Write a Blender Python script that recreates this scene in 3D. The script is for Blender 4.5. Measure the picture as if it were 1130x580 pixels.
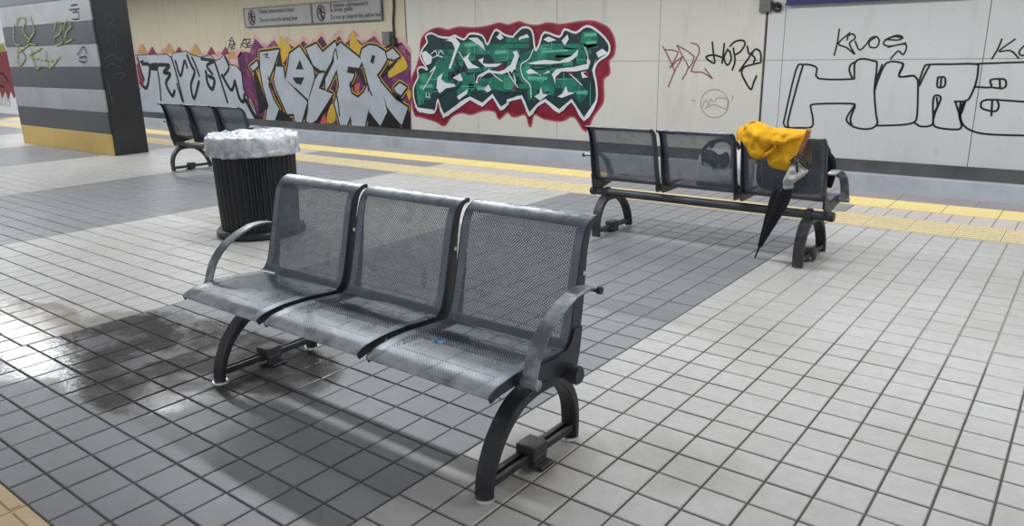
import bpy, bmesh, math, random
from mathutils import Vector, Matrix, noise
from mathutils.geometry import tessellate_polygon

random.seed(7)
for o in list(bpy.data.objects):
    bpy.data.objects.remove(o)
scene = bpy.context.scene
COL = scene.collection
T = 0.15                                   # one floor tile in metres; measurements below are in tiles

# ------------------------------------------------------------------ camera
F, PITCH, ROLL, YAW = 828.73, 0.275618, -0.0176865, -0.66125     # fitted to the tile grid
CAM = Vector((8.59725, -13.58777, 9.04013))                       # tiles
_cy, _sy, _cp, _sp, _cr, _sr = (math.cos(YAW), math.sin(YAW), math.cos(PITCH), math.sin(PITCH),
                                math.cos(ROLL), math.sin(ROLL))
FWD = Vector((_sy*_cp, _cy*_cp, -_sp))
_r = Vector((_cy, -_sy, 0)); _u = _r.cross(FWD)
RIGHT = _cr*_r + _sr*_u; UP = -_sr*_r + _cr*_u
cd = bpy.data.cameras.new('camera'); cam = bpy.data.objects.new('camera', cd); COL.objects.link(cam)
cd.sensor_width = 36; cd.lens = F*36/1130; cd.clip_end = 200; cd.clip_start = 0.05
cam.matrix_world = Matrix.Translation(CAM*T) @ Matrix((RIGHT, UP, -FWD)).transposed().to_4x4()
scene.camera = cam

# ------------------------------------------------------------------ world, lamps, exposure
w = bpy.data.worlds.new('world'); scene.world = w; w.use_nodes = True
w.node_tree.nodes['Background'].inputs[0].default_value = (0.93, 0.965, 1, 1)
w.node_tree.nodes['Background'].inputs[1].default_value = 0.52
scene.view_settings.view_transform = 'Standard'
scene.view_settings.look = 'None'
scene.view_settings.exposure = 0.12
scene.view_settings.gamma = 1.0
scene.view_settings.use_curve_mapping = False

def lamp_row(name, x0, x1, y, z, width, power, col=(0.945, 0.975, 1.0)):
    l = bpy.data.lights.new(name, 'AREA'); l.shape = 'RECTANGLE'
    l.size = (x1-x0)*T; l.size_y = width; l.energy = power; l.color = col
    o = bpy.data.objects.new(name, l); COL.objects.link(o)
    o.location = ((x0+x1)/2*T, y*T, z*T)
    return o
# fluorescent row along the ceiling over the platform's middle; the side rows are added fill
for i, (x0, x1) in enumerate(((-150, -104), (-98, -62), (-46, -12), (-6, 14))):
    lamp_row('ceiling_lamp_row_middle', x0, x1, 11.0, 18.6, 0.16, 3.5*(x1-x0))
lamp_row('fill_row_far_side', -150, 40, 40.0, 19.6, 0.16, 620)
lamp_row('fill_row_near_side', -150, 40, -22.0, 19.6, 0.16, 55)

# ------------------------------------------------------------------ pixel helpers (1130 x 580 frame)
def ray(u, v):
    return FWD + RIGHT*((u-565)/F) - UP*((v-290)/F)
def on_y(u, v, y):
    d = ray(u, v); return CAM + d*((y-CAM.y)/d.y)
def on_z(u, v, z=0.0):
    d = ray(u, v); return CAM + d*((z-CAM.z)/d.z)
def pix(p):
    q = Vector(p)-CAM; d = q.dot(FWD)
    return (565+F*q.dot(RIGHT)/d, 290-F*q.dot(UP)/d, d)

# ------------------------------------------------------------------ materials
def srgb(r, g, b):
    f = lambda c: c/12.92 if c <= 0.04045 else ((c+0.055)/1.055)**2.4
    return (f(r/255), f(g/255), f(b/255), 1)
class NT:
    def __init__(s, m): s.t = m.node_tree; s.n = s.t.nodes
    def add(s, typ, **kw):
        n = s.n.new(typ)
        for k, v in kw.items():
            if k.startswith('i_'):
                n.inputs[int(k[2:])].default_value = v
            else: setattr(n, k, v)
        return n
    def link(s, a, b): s.t.links.new(a, b)
    def math(s, op, a, b=None, c=None, clamp=False):
        n = s.n.new('ShaderNodeMath'); n.operation = op; n.use_clamp = clamp
        for i, x in enumerate((a, b, c)):
            if x is None: continue
            if isinstance(x, (int, float)): n.inputs[i].default_value = x
            else: s.link(x, n.inputs[i])
        return n.outputs[0]
    def mix(s, fac, a, b, mode='MIX'):
        n = s.n.new('ShaderNodeMix'); n.data_type = 'RGBA'; n.blend_type = mode
        for sock, x in ((n.inputs[0], fac), (n.inputs[6], a), (n.inputs[7], b)):
            if isinstance(x, (int, float)): sock.default_value = x
            elif isinstance(x, tuple): sock.default_value = x
            else: s.link(x, sock)
        return n.outputs[2]
    def ramp(s, val, p0, p1, v0=0.0, v1=1.0):
        n = s.n.new('ShaderNodeMapRange'); n.clamp = True
        s.link(val, n.inputs[0])
        for i, x in zip((1, 2, 3, 4), (p0, p1, v0, v1)): n.inputs[i].default_value = x
        return n.outputs[0]
    def noise(s, vec, scale, detail=3, rough=0.55):
        n = s.n.new('ShaderNodeTexNoise'); n.inputs['Scale'].default_value = scale
        n.inputs['Detail'].default_value = detail; n.inputs['Roughness'].default_value = rough
        if vec is not None: s.link(vec, n.inputs['Vector'])
        return n.outputs['Fac']
def base(name, col, rough=0.5, metal=0.0, spec=0.5):
    m = bpy.data.materials.new(name); m.use_nodes = True
    b = m.node_tree.nodes['Principled BSDF']
    b.inputs['Base Color'].default_value = col; b.inputs['Roughness'].default_value = rough
    b.inputs['Metallic'].default_value = metal; b.inputs['Specular IOR Level'].default_value = spec
    return m, b, NT(m)
def mottled(name, col, col2, scale=6, rough=0.5, metal=0.0, lo=0.4, hi=0.7, bump=0.0, rough2=None, spec=0.5):
    m, b, t = base(name, col, rough, metal, spec)
    tc = t.add('ShaderNodeTexCoord').outputs['Object']
    n = t.noise(tc, scale, 5, 0.6)
    f = t.ramp(n, lo, hi)
    t.link(t.mix(f, col, col2), b.inputs['Base Color'])
    if rough2 is not None: t.link(t.ramp(n, lo, hi, rough, rough2), b.inputs['Roughness'])
    if bump:
        bp = t.add('ShaderNodeBump'); bp.inputs['Strength'].default_value = bump; bp.inputs['Distance'].default_value = 0.01
        t.link(t.noise(tc, scale*6, 4), bp.inputs['Height']); t.link(bp.outputs[0], b.inputs['Normal'])
    return m
MAT = {}

# ---- floor: tile colour, stains of its own, and a spill of water that wets part of it
WET = [(-14.4, -2.9, 5.0, 2.9), (-21.2, -4.6, 4.2, 1.9), (-10.8, -1.6, 3.4, 1.8), (-17.2, -5.2, 3.0, 1.8), (-12.6, -4.6, 3.0, 1.5)]
def floor_mat(name, cols, variation=0.10, stain=0.5, rough=0.5, ribs=False, cell=True, spec=0.4):
    m, b, t = base(name, cols[0], rough, 0, spec)
    pos = t.add('ShaderNodeNewGeometry').outputs['Position']
    sc = t.add('ShaderNodeVectorMath', operation='SCALE'); t.link(pos, sc.inputs[0]); sc.inputs[3].default_value = 1/T
    P = sc.outputs[0]                                       # tiles
    sep = t.add('ShaderNodeSeparateXYZ'); t.link(P, sep.inputs[0])
    X, Y = sep.outputs[0], sep.outputs[1]
    # one tone for each tile
    if cell:
        cx = t.math('FLOOR', t.math('DIVIDE', X, 1.0135)); cyy = t.math('FLOOR', Y)
        cmb = t.add('ShaderNodeCombineXYZ'); t.link(cx, cmb.inputs[0]); t.link(cyy, cmb.inputs[1])
        wn = t.add('ShaderNodeTexWhiteNoise', noise_dimensions='2D'); t.link(cmb.outputs[0], wn.inputs['Vector'])
        tone = wn.outputs['Value']
    else: tone = t.noise(P, 0.4)
    big = t.ramp(t.noise(P, 0.16, 3), 0.35, 0.68)
    fine = t.ramp(t.noise(P, 2.6, 6, 0.7), 0.42, 0.75)
    speck = t.ramp(t.noise(P, 9.0, 3, 0.7), 0.63, 0.72)
    c = t.mix(t.math('MULTIPLY', tone, variation*6), cols[0], cols[1])
    c = t.mix(t.math('MULTIPLY', big, stain), c, cols[2])
    c = t.mix(t.math('MULTIPLY', fine, 0.5), c, cols[2])
    c = t.mix(t.math('MULTIPLY', speck, 0.4), c, cols[3])
    # trodden-in dirt around the bench feet
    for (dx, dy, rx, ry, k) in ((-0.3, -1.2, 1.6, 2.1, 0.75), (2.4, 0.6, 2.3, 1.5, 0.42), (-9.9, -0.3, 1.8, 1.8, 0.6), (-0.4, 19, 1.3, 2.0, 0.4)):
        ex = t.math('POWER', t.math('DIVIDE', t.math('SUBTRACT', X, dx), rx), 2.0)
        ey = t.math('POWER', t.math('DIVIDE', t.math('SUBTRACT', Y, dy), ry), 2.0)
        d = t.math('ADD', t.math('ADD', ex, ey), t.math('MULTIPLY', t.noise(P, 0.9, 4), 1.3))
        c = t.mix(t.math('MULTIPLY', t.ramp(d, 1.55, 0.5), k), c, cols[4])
    # the spill
    wn_ = t.math('MULTIPLY', t.noise(P, 0.6, 5, 0.62), 1.0)
    wet = None
    for (dx, dy, rx, ry) in WET:
        ex = t.math('POWER', t.math('DIVIDE', t.math('SUBTRACT', X, dx), rx), 2.0)
        ey = t.math('POWER', t.math('DIVIDE', t.math('SUBTRACT', Y, dy), ry), 2.0)
        d = t.ramp(t.math('ADD', t.math('ADD', ex, ey), wn_), 1.68, 1.3)
        wet = d if wet is None else t.math('MAXIMUM', wet, d)
    dryish = t.ramp(t.noise(P, 0.7, 4, 0.6), 0.5, 0.62)
    wetc = t.math('MULTIPLY', wet, t.math('SUBTRACT', 1.0, t.math('MULTIPLY', dryish, 0.35)))
    c = t.mix(wetc, c, t.mix(0.93, c, cols[5], 'MULTIPLY'))
    if name == 'grout':
        inband = t.math('LESS_THAN', t.math('FRACT', t.math('DIVIDE', t.math('SUBTRACT', X, -18*1.0135), 32*1.0135)), 0.5)
        lim = t.math('MULTIPLY_ADD', t.math('MINIMUM', X, 0.0), 0.28, 11.0)
        far_ = t.ramp(t.math('SUBTRACT', t.math('ADD', Y, t.math('MULTIPLY', t.noise(P, 0.25, 2), 5.0)), lim), 1.4, 3.2)
        c = t.mix(t.math('MULTIPLY', inband, 0.85), c, srgb(118, 117, 120))
        c = t.mix(t.math('MULTIPLY', far_, 0.85), c, t.mix(inband, srgb(150, 148, 145), srgb(112, 112, 116)))
    t.link(c, b.inputs['Base Color'])
    r = t.math('MULTIPLY_ADD', t.noise(P, 1.7, 4), 0.25, rough-0.12)
    mixr = t.add('ShaderNodeMix'); mixr.data_type = 'FLOAT'
    t.link(wetc, mixr.inputs[0]); t.link(r, mixr.inputs[2]); mixr.inputs[3].default_value = 0.13
    t.link(mixr.outputs[0], b.inputs['Roughness'])
    bp = t.add('ShaderNodeBump'); bp.inputs['Strength'].default_value = 0.22; bp.inputs['Distance'].default_value = 0.004
    t.link(t.noise(P, 5.0, 5, 0.6), bp.inputs['Height']); t.link(bp.outputs[0], b.inputs['Normal'])
    return m
WETC = (0.30, 0.27, 0.25, 1)
MAT['light_tile'] = floor_mat('light_tile', (srgb(189, 188, 186), srgb(179, 177, 174), srgb(156, 153, 148), srgb(108, 104, 98), srgb(124, 115, 102), (0.78, 0.73, 0.66, 1)), 0.10, 0.5, 0.42)
MAT['dark_tile'] = floor_mat('dark_tile', (srgb(137, 138, 142), srgb(127, 128, 132), srgb(118, 118, 121), srgb(86, 86, 88), srgb(88, 85, 82), WETC), 0.11, 0.5, 0.40)
MAT['grout'] = floor_mat('grout', (srgb(88, 82, 76), srgb(74, 70, 66), srgb(62, 58, 55), srgb(60, 56, 54), srgb(50, 46, 42), (0.4, 0.38, 0.36, 1)), 0.1, 0.5, 0.6, cell=False)
MAT['pale_tactile'] = floor_mat('pale_tactile', (srgb(216, 200, 156), srgb(206, 190, 148), srgb(198, 184, 150), srgb(160, 140, 100), srgb(170, 150, 110), WETC), 0.1, 0.4, 0.55)
MAT['yellow_tactile'] = floor_mat('yellow_tactile', (srgb(216, 196, 128), srgb(208, 187, 118), srgb(202, 184, 128), srgb(170, 140, 70), srgb(170, 150, 90), WETC), 0.1, 0.4, 0.55)
MAT['tan_tactile'] = floor_mat('tan_tactile', (srgb(214, 190, 152), srgb(200, 176, 138), srgb(186, 164, 130), srgb(140, 120, 92), srgb(150, 130, 100), WETC), 0.1, 0.4, 0.55)
MAT['border_tile'] = floor_mat('border_tile', (srgb(190, 180, 172), srgb(178, 168, 162), srgb(165, 155, 148), srgb(120, 110, 105), srgb(130, 120, 110), WETC), 0.1, 0.4, 0.5)
MAT['coping'] = floor_mat('coping', (srgb(136, 132, 134), srgb(126, 122, 124), srgb(112, 108, 110), srgb(84, 80, 80), srgb(90, 86, 84), WETC), 0.1, 0.5, 0.5)

# ---- wall paints
def wall_mat(name, c1, c2, c3):
    m, b, t = base(name, c1, 0.62, 0, 0.3)
    pos = t.add('ShaderNodeNewGeometry').outputs['Position']
    n1 = t.ramp(t.noise(pos, 0.8, 5, 0.6), 0.38, 0.68)
    mp = t.add('ShaderNodeMapping'); mp.inputs['Scale'].default_value = (3.2, 1, 0.5); t.link(pos, mp.inputs[0])
    n2 = t.ramp(t.noise(mp.outputs[0], 1.3, 5, 0.65), 0.55, 0.8)
    n3 = t.ramp(t.noise(pos, 9, 3, 0.6), 0.66, 0.76)
    c = t.mix(t.math('MULTIPLY', n1, 0.6), c1, c2)
    c = t.mix(t.math('MULTIPLY', n2, 0.55), c, c3)
    c = t.mix(t.math('MULTIPLY', n3, 0.35), c, c3)
    t.link(c, b.inputs['Base Color'])
    bp = t.add('ShaderNodeBump'); bp.inputs['Strength'].default_value = 0.15; bp.inputs['Distance'].default_value = 0.01
    t.link(t.noise(pos, 14, 4), bp.inputs['Height']); t.link(bp.outputs[0], b.inputs['Normal'])
    return m
MAT['wall_cream'] = wall_mat('wall_cream', srgb(206, 196, 174), srgb(198, 187, 166), srgb(172, 160, 140))
MAT['wall_ivory'] = wall_mat('wall_ivory', srgb(212, 209, 201), srgb(205, 201, 193), srgb(182, 177, 168))
MAT['wall_white'] = wall_mat('wall_white', srgb(208, 209, 209), srgb(202, 203, 202), srgb(182, 182, 180))
MAT['joint'] = mottled('joint', srgb(92, 90, 86), srgb(70, 68, 66), 3, 0.8)
MAT['skirting'] = mottled('skirting', srgb(88, 88, 90), srgb(66, 66, 68), 2, 0.7)
MAT['plinth'] = mottled('plinth', srgb(196, 200, 208), srgb(168, 172, 180), 1.5, 0.55, lo=0.4, hi=0.75)
MAT['ceiling'] = mottled('ceiling', srgb(190, 190, 190), srgb(176, 176, 176), 1, 0.8)
MAT['trackbed'] = mottled('trackbed', srgb(80, 78, 76), srgb(60, 58, 56), 3, 0.9)

# ---- metals
def perforated():
    m, b, t = base('perforated_steel', srgb(110, 117, 127), 0.34, 0.22, 0.6)
    uv = t.add('ShaderNodeUVMap').outputs[0]
    obj = t.add('ShaderNodeTexCoord').outputs['Object']
    sep = t.add('ShaderNodeSeparateXYZ'); t.link(uv, sep.inputs[0])
    U, V = sep.outputs[0], sep.outputs[1]
    def lattice(off):
        fx = t.math('SUBTRACT', t.math('FRACT', t.math('ADD', t.math('DIVIDE', U, 0.0115), off)), 0.5)
        fy = t.math('SUBTRACT', t.math('FRACT', t.math('ADD', t.math('DIVIDE', V, 0.0115), off)), 0.5)
        return t.math('ADD', t.math('MULTIPLY', fx, fx), t.math('MULTIPLY', fy, fy))
    d = t.math('MINIMUM', lattice(0.0), lattice(0.5))
    hole = t.math('LESS_THAN', d, 0.268**2)
    edge = t.math('MULTIPLY', t.math('LESS_THAN', t.math('ABSOLUTE', U), 0.226),
                  t.math('MULTIPLY', t.math('GREATER_THAN', V, 0.025), t.math('LESS_THAN', V, 0.815)))
    bend = t.math('GREATER_THAN', t.math('ABSOLUTE', t.math('SUBTRACT', V, 0.415)), 0.022)
    hole = t.math('MULTIPLY', hole, t.math('MULTIPLY', edge, bend))
    # worn seat: scuffs down to bare metal and dull grime
    n = t.noise(obj, 9, 6, 0.7)
    mp = t.add('ShaderNodeMapping'); mp.inputs['Scale'].default_value = (14, 60, 14); mp.inputs['Rotation'].default_value = (0, 0, 0.6); t.link(obj, mp.inputs[0])
    scr = t.ramp(t.noise(mp.outputs[0], 1.0, 4, 0.65), 0.62, 0.72)
    worn = t.math('MULTIPLY', t.ramp(n, 0.52, 0.66), 0.45)
    c = t.mix(worn, srgb(102, 109, 120), srgb(138, 145, 155))
    c = t.mix(t.math('MULTIPLY', scr, 0.28), c, srgb(190, 194, 198))
    c = t.mix(t.ramp(t.noise(obj, 4, 3), 0.5, 0.75, 0, 0.2), c, srgb(84, 89, 97))
    # paint rubbed off along the front lip; rolled top edge's shine painted in lighter
    lip = t.math('MAXIMUM', t.ramp(V, 0.075, 0.0), t.ramp(V, 0.82, 0.88))
    lip = t.math('MULTIPLY', lip, t.ramp(t.noise(obj, 12, 4, 0.7), 0.35, 0.6))
    c = t.mix(t.math('MULTIPLY', lip, 0.75), c, srgb(205, 209, 213))
    t.link(c, b.inputs['Base Color'])
    t.link(t.ramp(n, 0.3, 0.75, 0.22, 0.42), b.inputs['Roughness'])
    tr = t.add('ShaderNodeBsdfTransparent')
    mx = t.add('ShaderNodeMixShader'); t.link(hole, mx.inputs[0])
    t.link(b.outputs[0], mx.inputs[1]); t.link(tr.outputs[0], mx.inputs[2])
    t.link(mx.outputs[0], t.n['Material Output'].inputs['Surface'])
    return m
MAT['perf'] = perforated()
MAT['side_plate'] = mottled('side_plate', srgb(40, 44, 52), srgb(54, 58, 66), 10, 0.42, 0.2, 0.45, 0.75)
MAT['arm_steel'] = mottled('arm_steel', srgb(112, 116, 122), srgb(172, 176, 181), 14, 0.4, 0.3, 0.42, 0.68, rough2=0.28)
MAT['cast'] = mottled('cast', srgb(46, 46, 49), srgb(76, 76, 79), 16, 0.48, 0.15, 0.5, 0.78, bump=0.3)
MAT['beam'] = mottled('beam', srgb(60, 62, 68), srgb(76, 79, 86), 8, 0.4, 0.35)
MAT['glide'] = base('glide', srgb(196, 196, 194), 0.3, 0.9)[0]
MAT['black_plastic'] = mottled('black_plastic', srgb(24, 24, 27), srgb(34, 34, 38), 8, 0.45)
MAT['bin_black'] = mottled('bin_black', srgb(20, 21, 25), srgb(29, 30, 35), 5, 0.42)

# ------------------------------------------------------------------ object helpers
def tag(o, label=None, cat=None, group=None, kind=None):
    if label: o['label'] = label
    if cat: o['category'] = cat
    if group: o['group'] = group
    if kind: o['kind'] = kind
    return o
def empty(name, loc=(0, 0, 0), rz=0.0):
    o = bpy.data.objects.new(name, None); COL.objects.link(o); o.location = loc; o.rotation_euler = (0, 0, rz)
    o.empty_display_size = 0.1
    return o
def link(name, me, parent=None, loc=(0, 0, 0)):
    o = bpy.data.objects.new(name, me); COL.objects.link(o); o.location = loc
    if parent is not None: o.parent = parent
    return o
def mesh(name, verts, faces, mats, smooth=False, mi=None):
    me = bpy.data.meshes.new(name); me.from_pydata([tuple(v) for v in verts], [], faces)
    for m in (mats if isinstance(mats, (list, tuple)) else [mats]): me.materials.append(m)
    if mi: me.polygons.foreach_set('material_index', mi)
    if smooth: me.polygons.foreach_set('use_smooth', [True]*len(me.polygons))
    me.update(); return me
def bm_mesh(bm, name, mat, smooth=False, angle=None):
    bmesh.ops.recalc_face_normals(bm, faces=bm.faces[:])
    me = bpy.data.meshes.new(name); bm.to_mesh(me); bm.free(); me.materials.append(mat)
    if smooth:
        me.polygons.foreach_set('use_smooth', [True]*len(me.polygons))
        if angle: me.set_sharp_from_angle(angle=angle)
    return me
def box(bm, c, s, bevel=0.0, rot=None, seg=2):
    r = bmesh.ops.create_cube(bm, size=1.0)
    vs = r['verts']
    bmesh.ops.scale(bm, vec=Vector(s), verts=vs)
    if bevel:
        es = list({e for v in vs for e in v.link_edges})
        rr = bmesh.ops.bevel(bm, geom=es, offset=bevel, segments=seg, profile=0.5, affect='EDGES')
        vs = list({v for f in rr['faces'] for v in f.verts} | {v for v in vs if v.is_valid})
    if rot is not None: bmesh.ops.rotate(bm, cent=(0, 0, 0), matrix=rot, verts=vs)
    bmesh.ops.translate(bm, vec=Vector(c), verts=vs)
def cyl(bm, a, b, r, r2=None, n=20, cap=True):
    a, b = Vector(a), Vector(b); d = b-a
    q = Vector((0, 0, 1)).rotation_difference(d.normalized()).to_matrix().to_4x4()
    bmesh.ops.create_cone(bm, cap_ends=cap, segments=n, radius1=r, radius2=r if r2 is None else r2, depth=d.length,
                          matrix=Matrix.Translation((a+b)/2) @ q)
def catmull(pts, n=6, closed=False):
    P = [Vector(p) for p in pts]; out = []; N = len(P)
    rng = range(N) if closed else range(N-1)
    for i in rng:
        p0 = P[(i-1) % N] if closed or i > 0 else P[0]*2-P[1]
        p1, p2 = P[i], P[(i+1) % N]
        p3 = P[(i+2) % N] if closed or i+2 < N else P[-1]*2-P[-2]
        for k in range(n):
            t = k/n
            out.append(0.5*((2*p1)+(p2-p0)*t+(2*p0-5*p1+4*p2-p3)*t*t+(3*p1-p0-3*p2+p3)*t**3))
    if not closed: out.append(P[-1])
    return out
def sweep_band(bm, pts, width, thick, bevel=0.0):
    """flat bar bent in the local y-z plane: pts (y, z), width in x, thick along the in-plane normal (number or list)"""
    n = len(pts); th = thick if isinstance(thick, list) else [thick]*n
    rings = []
    for i, p in enumerate(pts):
        d = (pts[min(i+1, n-1)]-pts[max(i-1, 0)]).normalized(); nn = Vector((-d.y, d.x))
        ring = []
        h = th[i]/2; b = min(bevel, h*0.6); W = width/2
        for (sx, sn) in ((-W, h-b), (-W+b, h), (W-b, h), (W, h-b), (W, -h+b), (W-b, -h), (-W+b, -h), (-W, -h+b)):
            q = p+nn*sn
            ring.append(bm.verts.new((sx, q.x, q.y)))
        rings.append(ring)
    for i in range(n-1):
        for k in range(8):
            bm.faces.new((rings[i][k], rings[i][(k+1) % 8], rings[i+1][(k+1) % 8], rings[i+1][k]))
    bm.faces.new(rings[0]); bm.faces.new(rings[-1])
def tube(bm, pts, r, n=8):
    P = [Vector(p) for p in pts]; rings = []
    up = Vector((0, 0, 1))
    for i, p in enumerate(P):
        d = (P[min(i+1, len(P)-1)]-P[max(i-1, 0)]).normalized()
        a = d.cross(up if abs(d.z) < 0.95 else Vector((1, 0, 0))).normalized(); b = d.cross(a)
        rr = r[i] if isinstance(r, list) else r
        rings.append([bm.verts.new(p+a*rr*math.cos(6.2832*k/n)+b*rr*math.sin(6.2832*k/n)) for k in range(n)])
    for i in range(len(P)-1):
        for k in range(n):
            bm.faces.new((rings[i][k], rings[i][(k+1) % n], rings[i+1][(k+1) % n], rings[i+1][k]))
    bm.faces.new(rings[0]); bm.faces.new(rings[-1])
def copy_tree(o, parent=None):
    c = o.copy(); COL.objects.link(c); c.parent = parent
    for ch in list(o.children): copy_tree(ch, c)
    return c

# =================================================================== THE SETTING
# ---- floor (grout bed) and its tiles
FX0, FX1 = -160, 24
Y_NEAR, Y_TAN0 = -8.95, -12.1
Y1, Y2, Y3, Y4, Y5 = 27.35, 30.45, 32.9, 35.6, 38.0
bm = bmesh.new()
box(bm, ((FX0+FX1)/2*T, (-16+Y5)/2*T, (-0.045-0.45)*T), ((FX1-FX0)*T, (Y5+16)*T, 0.9*T))
floor = tag(link('floor', bm_mesh(bm, 'floor', MAT['grout'])), 'platform floor of square light and dark grey tiles', None, None, 'structure')

TX = 1.0135
def tile_geo(sx, sy, h=0.05, ch=0.022):
    a, b = sx/2, sy/2
    v = [(-a, -b, -h), (a, -b, -h), (a, b, -h), (-a, b, -h),
         (-a, -b, -ch*0.7), (a, -b, -ch*0.7), (a, b, -ch*0.7), (-a, b, -ch*0.7),
         (-a+ch, -b+ch, 0), (a-ch, -b+ch, 0), (a-ch, b-ch, 0), (-a+ch, b-ch, 0)]
    f = []
    for k in (0, 4):
        for i in range(4): f.append((k+i, k+(i+1) % 4, k+4+(i+1) % 4, k+4+i))
    f.append((8, 9, 10, 11))
    return [Vector(p)*T for p in v], f
TV, TF = tile_geo(TX-0.05, 1-0.05)
tile_mesh = {k: mesh(k, TV, TF, MAT[k]) for k in ('light_tile', 'dark_tile')}
BAND0 = -2*TX
def band(col):                                        # 16 columns to a band
    return (col+2)//16
tiles = []
for col in range(int(-150/TX), int(FX1/TX)):
    k = band(col); kind = 'light_tile' if k % 2 == 0 else 'dark_tile'
    ph = {0: 0.0, -1: -0.18, -2: -0.3}.get(k, -0.3)
    for row in range(-9, 28):
        y0 = row+ph; y1 = y0+1
        if y1 < Y_NEAR+0.4 or y0 > Y1-0.35: continue
        y0c, y1c = max(y0, Y_NEAR), min(y1, Y1)
        tiles.append((kind, (col+0.5)*TX, (y0c+y1c)/2, y1c-y0c))
scored = []
for i, (kind, x, y, hh) in enumerate(tiles):
    u, v, d = pix((x, y, 0))
    vis = d > 1 and -10 < u < 1140 and 60 < v < 590
    scored.append(((9.0/d**3) if vis and hh > 0.97 else 0, i))
scored.sort(reverse=True)
single = {i for s, i in scored[:300] if s > 0}
rnd = random.Random(3)
for i in sorted(single):
    kind, x, y, hh = tiles[i]
    o = link('tile', tile_mesh[kind], floor, (x*T, y*T, rnd.uniform(-0.0012, 0.0006)))
    o.rotation_euler = (rnd.uniform(-0.004, 0.004), rnd.uniform(-0.004, 0.004), 0)
for kind in ('light_tile', 'dark_tile'):
    V, FF = [], []
    for i, (kd, x, y, hh) in enumerate(tiles):
        if kd != kind or i in single: continue
        b0 = len(V); s = (hh-0.05)/0.95; dz = rnd.uniform(-0.0012, 0.0006)
        V += [(p.x+x*T, p.y*s+y*T, p.z+dz) for p in TV]
        FF += [tuple(b0+q for q in f) for f in TF]
    tag(link('tile_field', mesh(kind+'_field', V, FF, MAT[kind]), floor), None, None, None, 'stuff')

# tactile strips, border tiles and the platform's coping
def ribbed(sx, sy, nrib, mat, name):
    bm = bmesh.new()
    box(bm, (0, 0, -0.03*T), ((sx-0.04)*T, (sy-0.04)*T, 0.06*T))
    for k in range(nrib):
        y = (-sy/2+(k+0.5)*sy/nrib)*T
        r = bmesh.ops.create_cube(bm, size=1.0)['verts']
        bmesh.ops.scale(bm, vec=((sx-0.16)*T, sy/nrib*0.5*T, 0.03*T), verts=r)
        bmesh.ops.translate(bm, vec=(0, y, 0.012*T), verts=r)
    return bm_mesh(bm, name, mat)
def domed(sx, sy, mat, name):
    bm = bmesh.new()
    box(bm, (0, 0, -0.03*T), ((sx-0.05)*T, (sy-0.05)*T, 0.06*T))
    n = 6
    for i in range(n):
        for j in range(n):
            bmesh.ops.create_cone(bm, cap_ends=True, segments=6, radius1=0.13*T, radius2=0.07*T, depth=0.035*T,
                                  matrix=Matrix.Translation(((-sx/2+(i+0.5)*sx/n)*T, (-sy/2+(j+0.5)*sy/n)*T, 0.012*T)))
    return bm_mesh(bm, name, mat)
strips = [('tactile_slab', ribbed(2*TX, Y2-Y1, 7, MAT['pale_tactile'], 'pale_tactile_slab'), 2*TX, (Y1+Y2)/2),
          ('tactile_slab', domed(2.7, Y4-Y3, MAT['yellow_tactile'], 'yellow_tactile_slab'), 2.7, (Y3+Y4)/2),
          ('coping_slab', None, 4*TX, (Y4+Y5)/2)]
for name, me, pitch, y in strips:
    if me is None:
        v, f = tile_geo(pitch-0.04, Y5-Y4-0.03, 0.3, 0.04); me = mesh('coping_slab', v, f, MAT['coping'])
    n = int((FX1+130)/pitch)
    for k in range(n):
        link(name, me, floor, ((FX1-(k+0.5)*pitch)*T, y*T, 0))
v, f = tile_geo(TX-0.05, Y3-Y2-0.05)
bmesh_l, bmesh_d = mesh('border_tile', v, f, MAT['border_tile']), mesh('border_tile_dark', v, f, MAT['coping'])
for col in range(int(-128/TX), int(FX1/TX)):
    link('border_tile', bmesh_l if band(col) % 2 == 0 else bmesh_d, floor, ((col+0.5)*TX*T, (Y2+Y3)/2*T, 0))
me = ribbed(2*TX, Y_NEAR-Y_TAN0, 8, MAT['tan_tactile'], 'tan_tactile_slab')
for k in range(10):
    link('tactile_slab', me, floor, ((-2-(k+0.5)*2*TX)*T, (Y_NEAR+Y_TAN0)/2*T, 0))

# ---- far wall across the track
WY = 58.0
def wp(u, v, dy=0.0):
    p = on_y(u, v, WY); return Vector((p.x, p.z))
ZTOP = 23.0
zs = wp(800, 166).y; zs2 = wp(800, 178).y                  # top and bottom of the dark skirting
zj = wp(900, 66).y
bm = bmesh.new()
box(bm, (-65*T, (WY+1.2)*T, (ZTOP-8)/2*T), (230*T, 2*T, (ZTOP+8)*T))
wall = tag(link('wall_back', bm_mesh(bm, 'wall_back', MAT['joint'])), 'pale concrete wall across the track covered in graffiti', None, None, 'structure')
xj1 = wp(450, 69).x; xj2 = wp(843, 65).x
edges = [xj1-12.2*k for k in range(9, 0, -1)] + [xj1, xj1+11.7, xj1+23.4, wp(728, 40).x, xj2, wp(866, 30).x, wp(1090, 30).x, wp(1090, 30).x+15.7]
for i in range(len(edges)-1):
    x0, x1 = edges[i], edges[i+1]
    key = 'wall_cream' if x1 <= xj1+0.1 else ('wall_ivory' if x1 <= xj2+0.1 else 'wall_white')
    for (z0, z1) in ((zs, zj), (zj, ZTOP-2)):
        g0 = 0.12 if abs(x0-xj1) < 0.1 or abs(x0-xj2) < 0.1 else 0.025
        g1 = 0.12 if abs(x1-xj1) < 0.1 or abs(x1-xj2) < 0.1 else 0.025
        bm = bmesh.new()
        box(bm, ((x0+g0+x1-g1)/2*T, (WY+0.15)*T, (z0+z1)/2*T), ((x1-x0-g0-g1)*T, 0.3*T, (z1-z0-0.03)*T), 0.01*T, seg=1)
        link('wall_panel', bm_mesh(bm, 'wall_panel', MAT[key]), wall)
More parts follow.
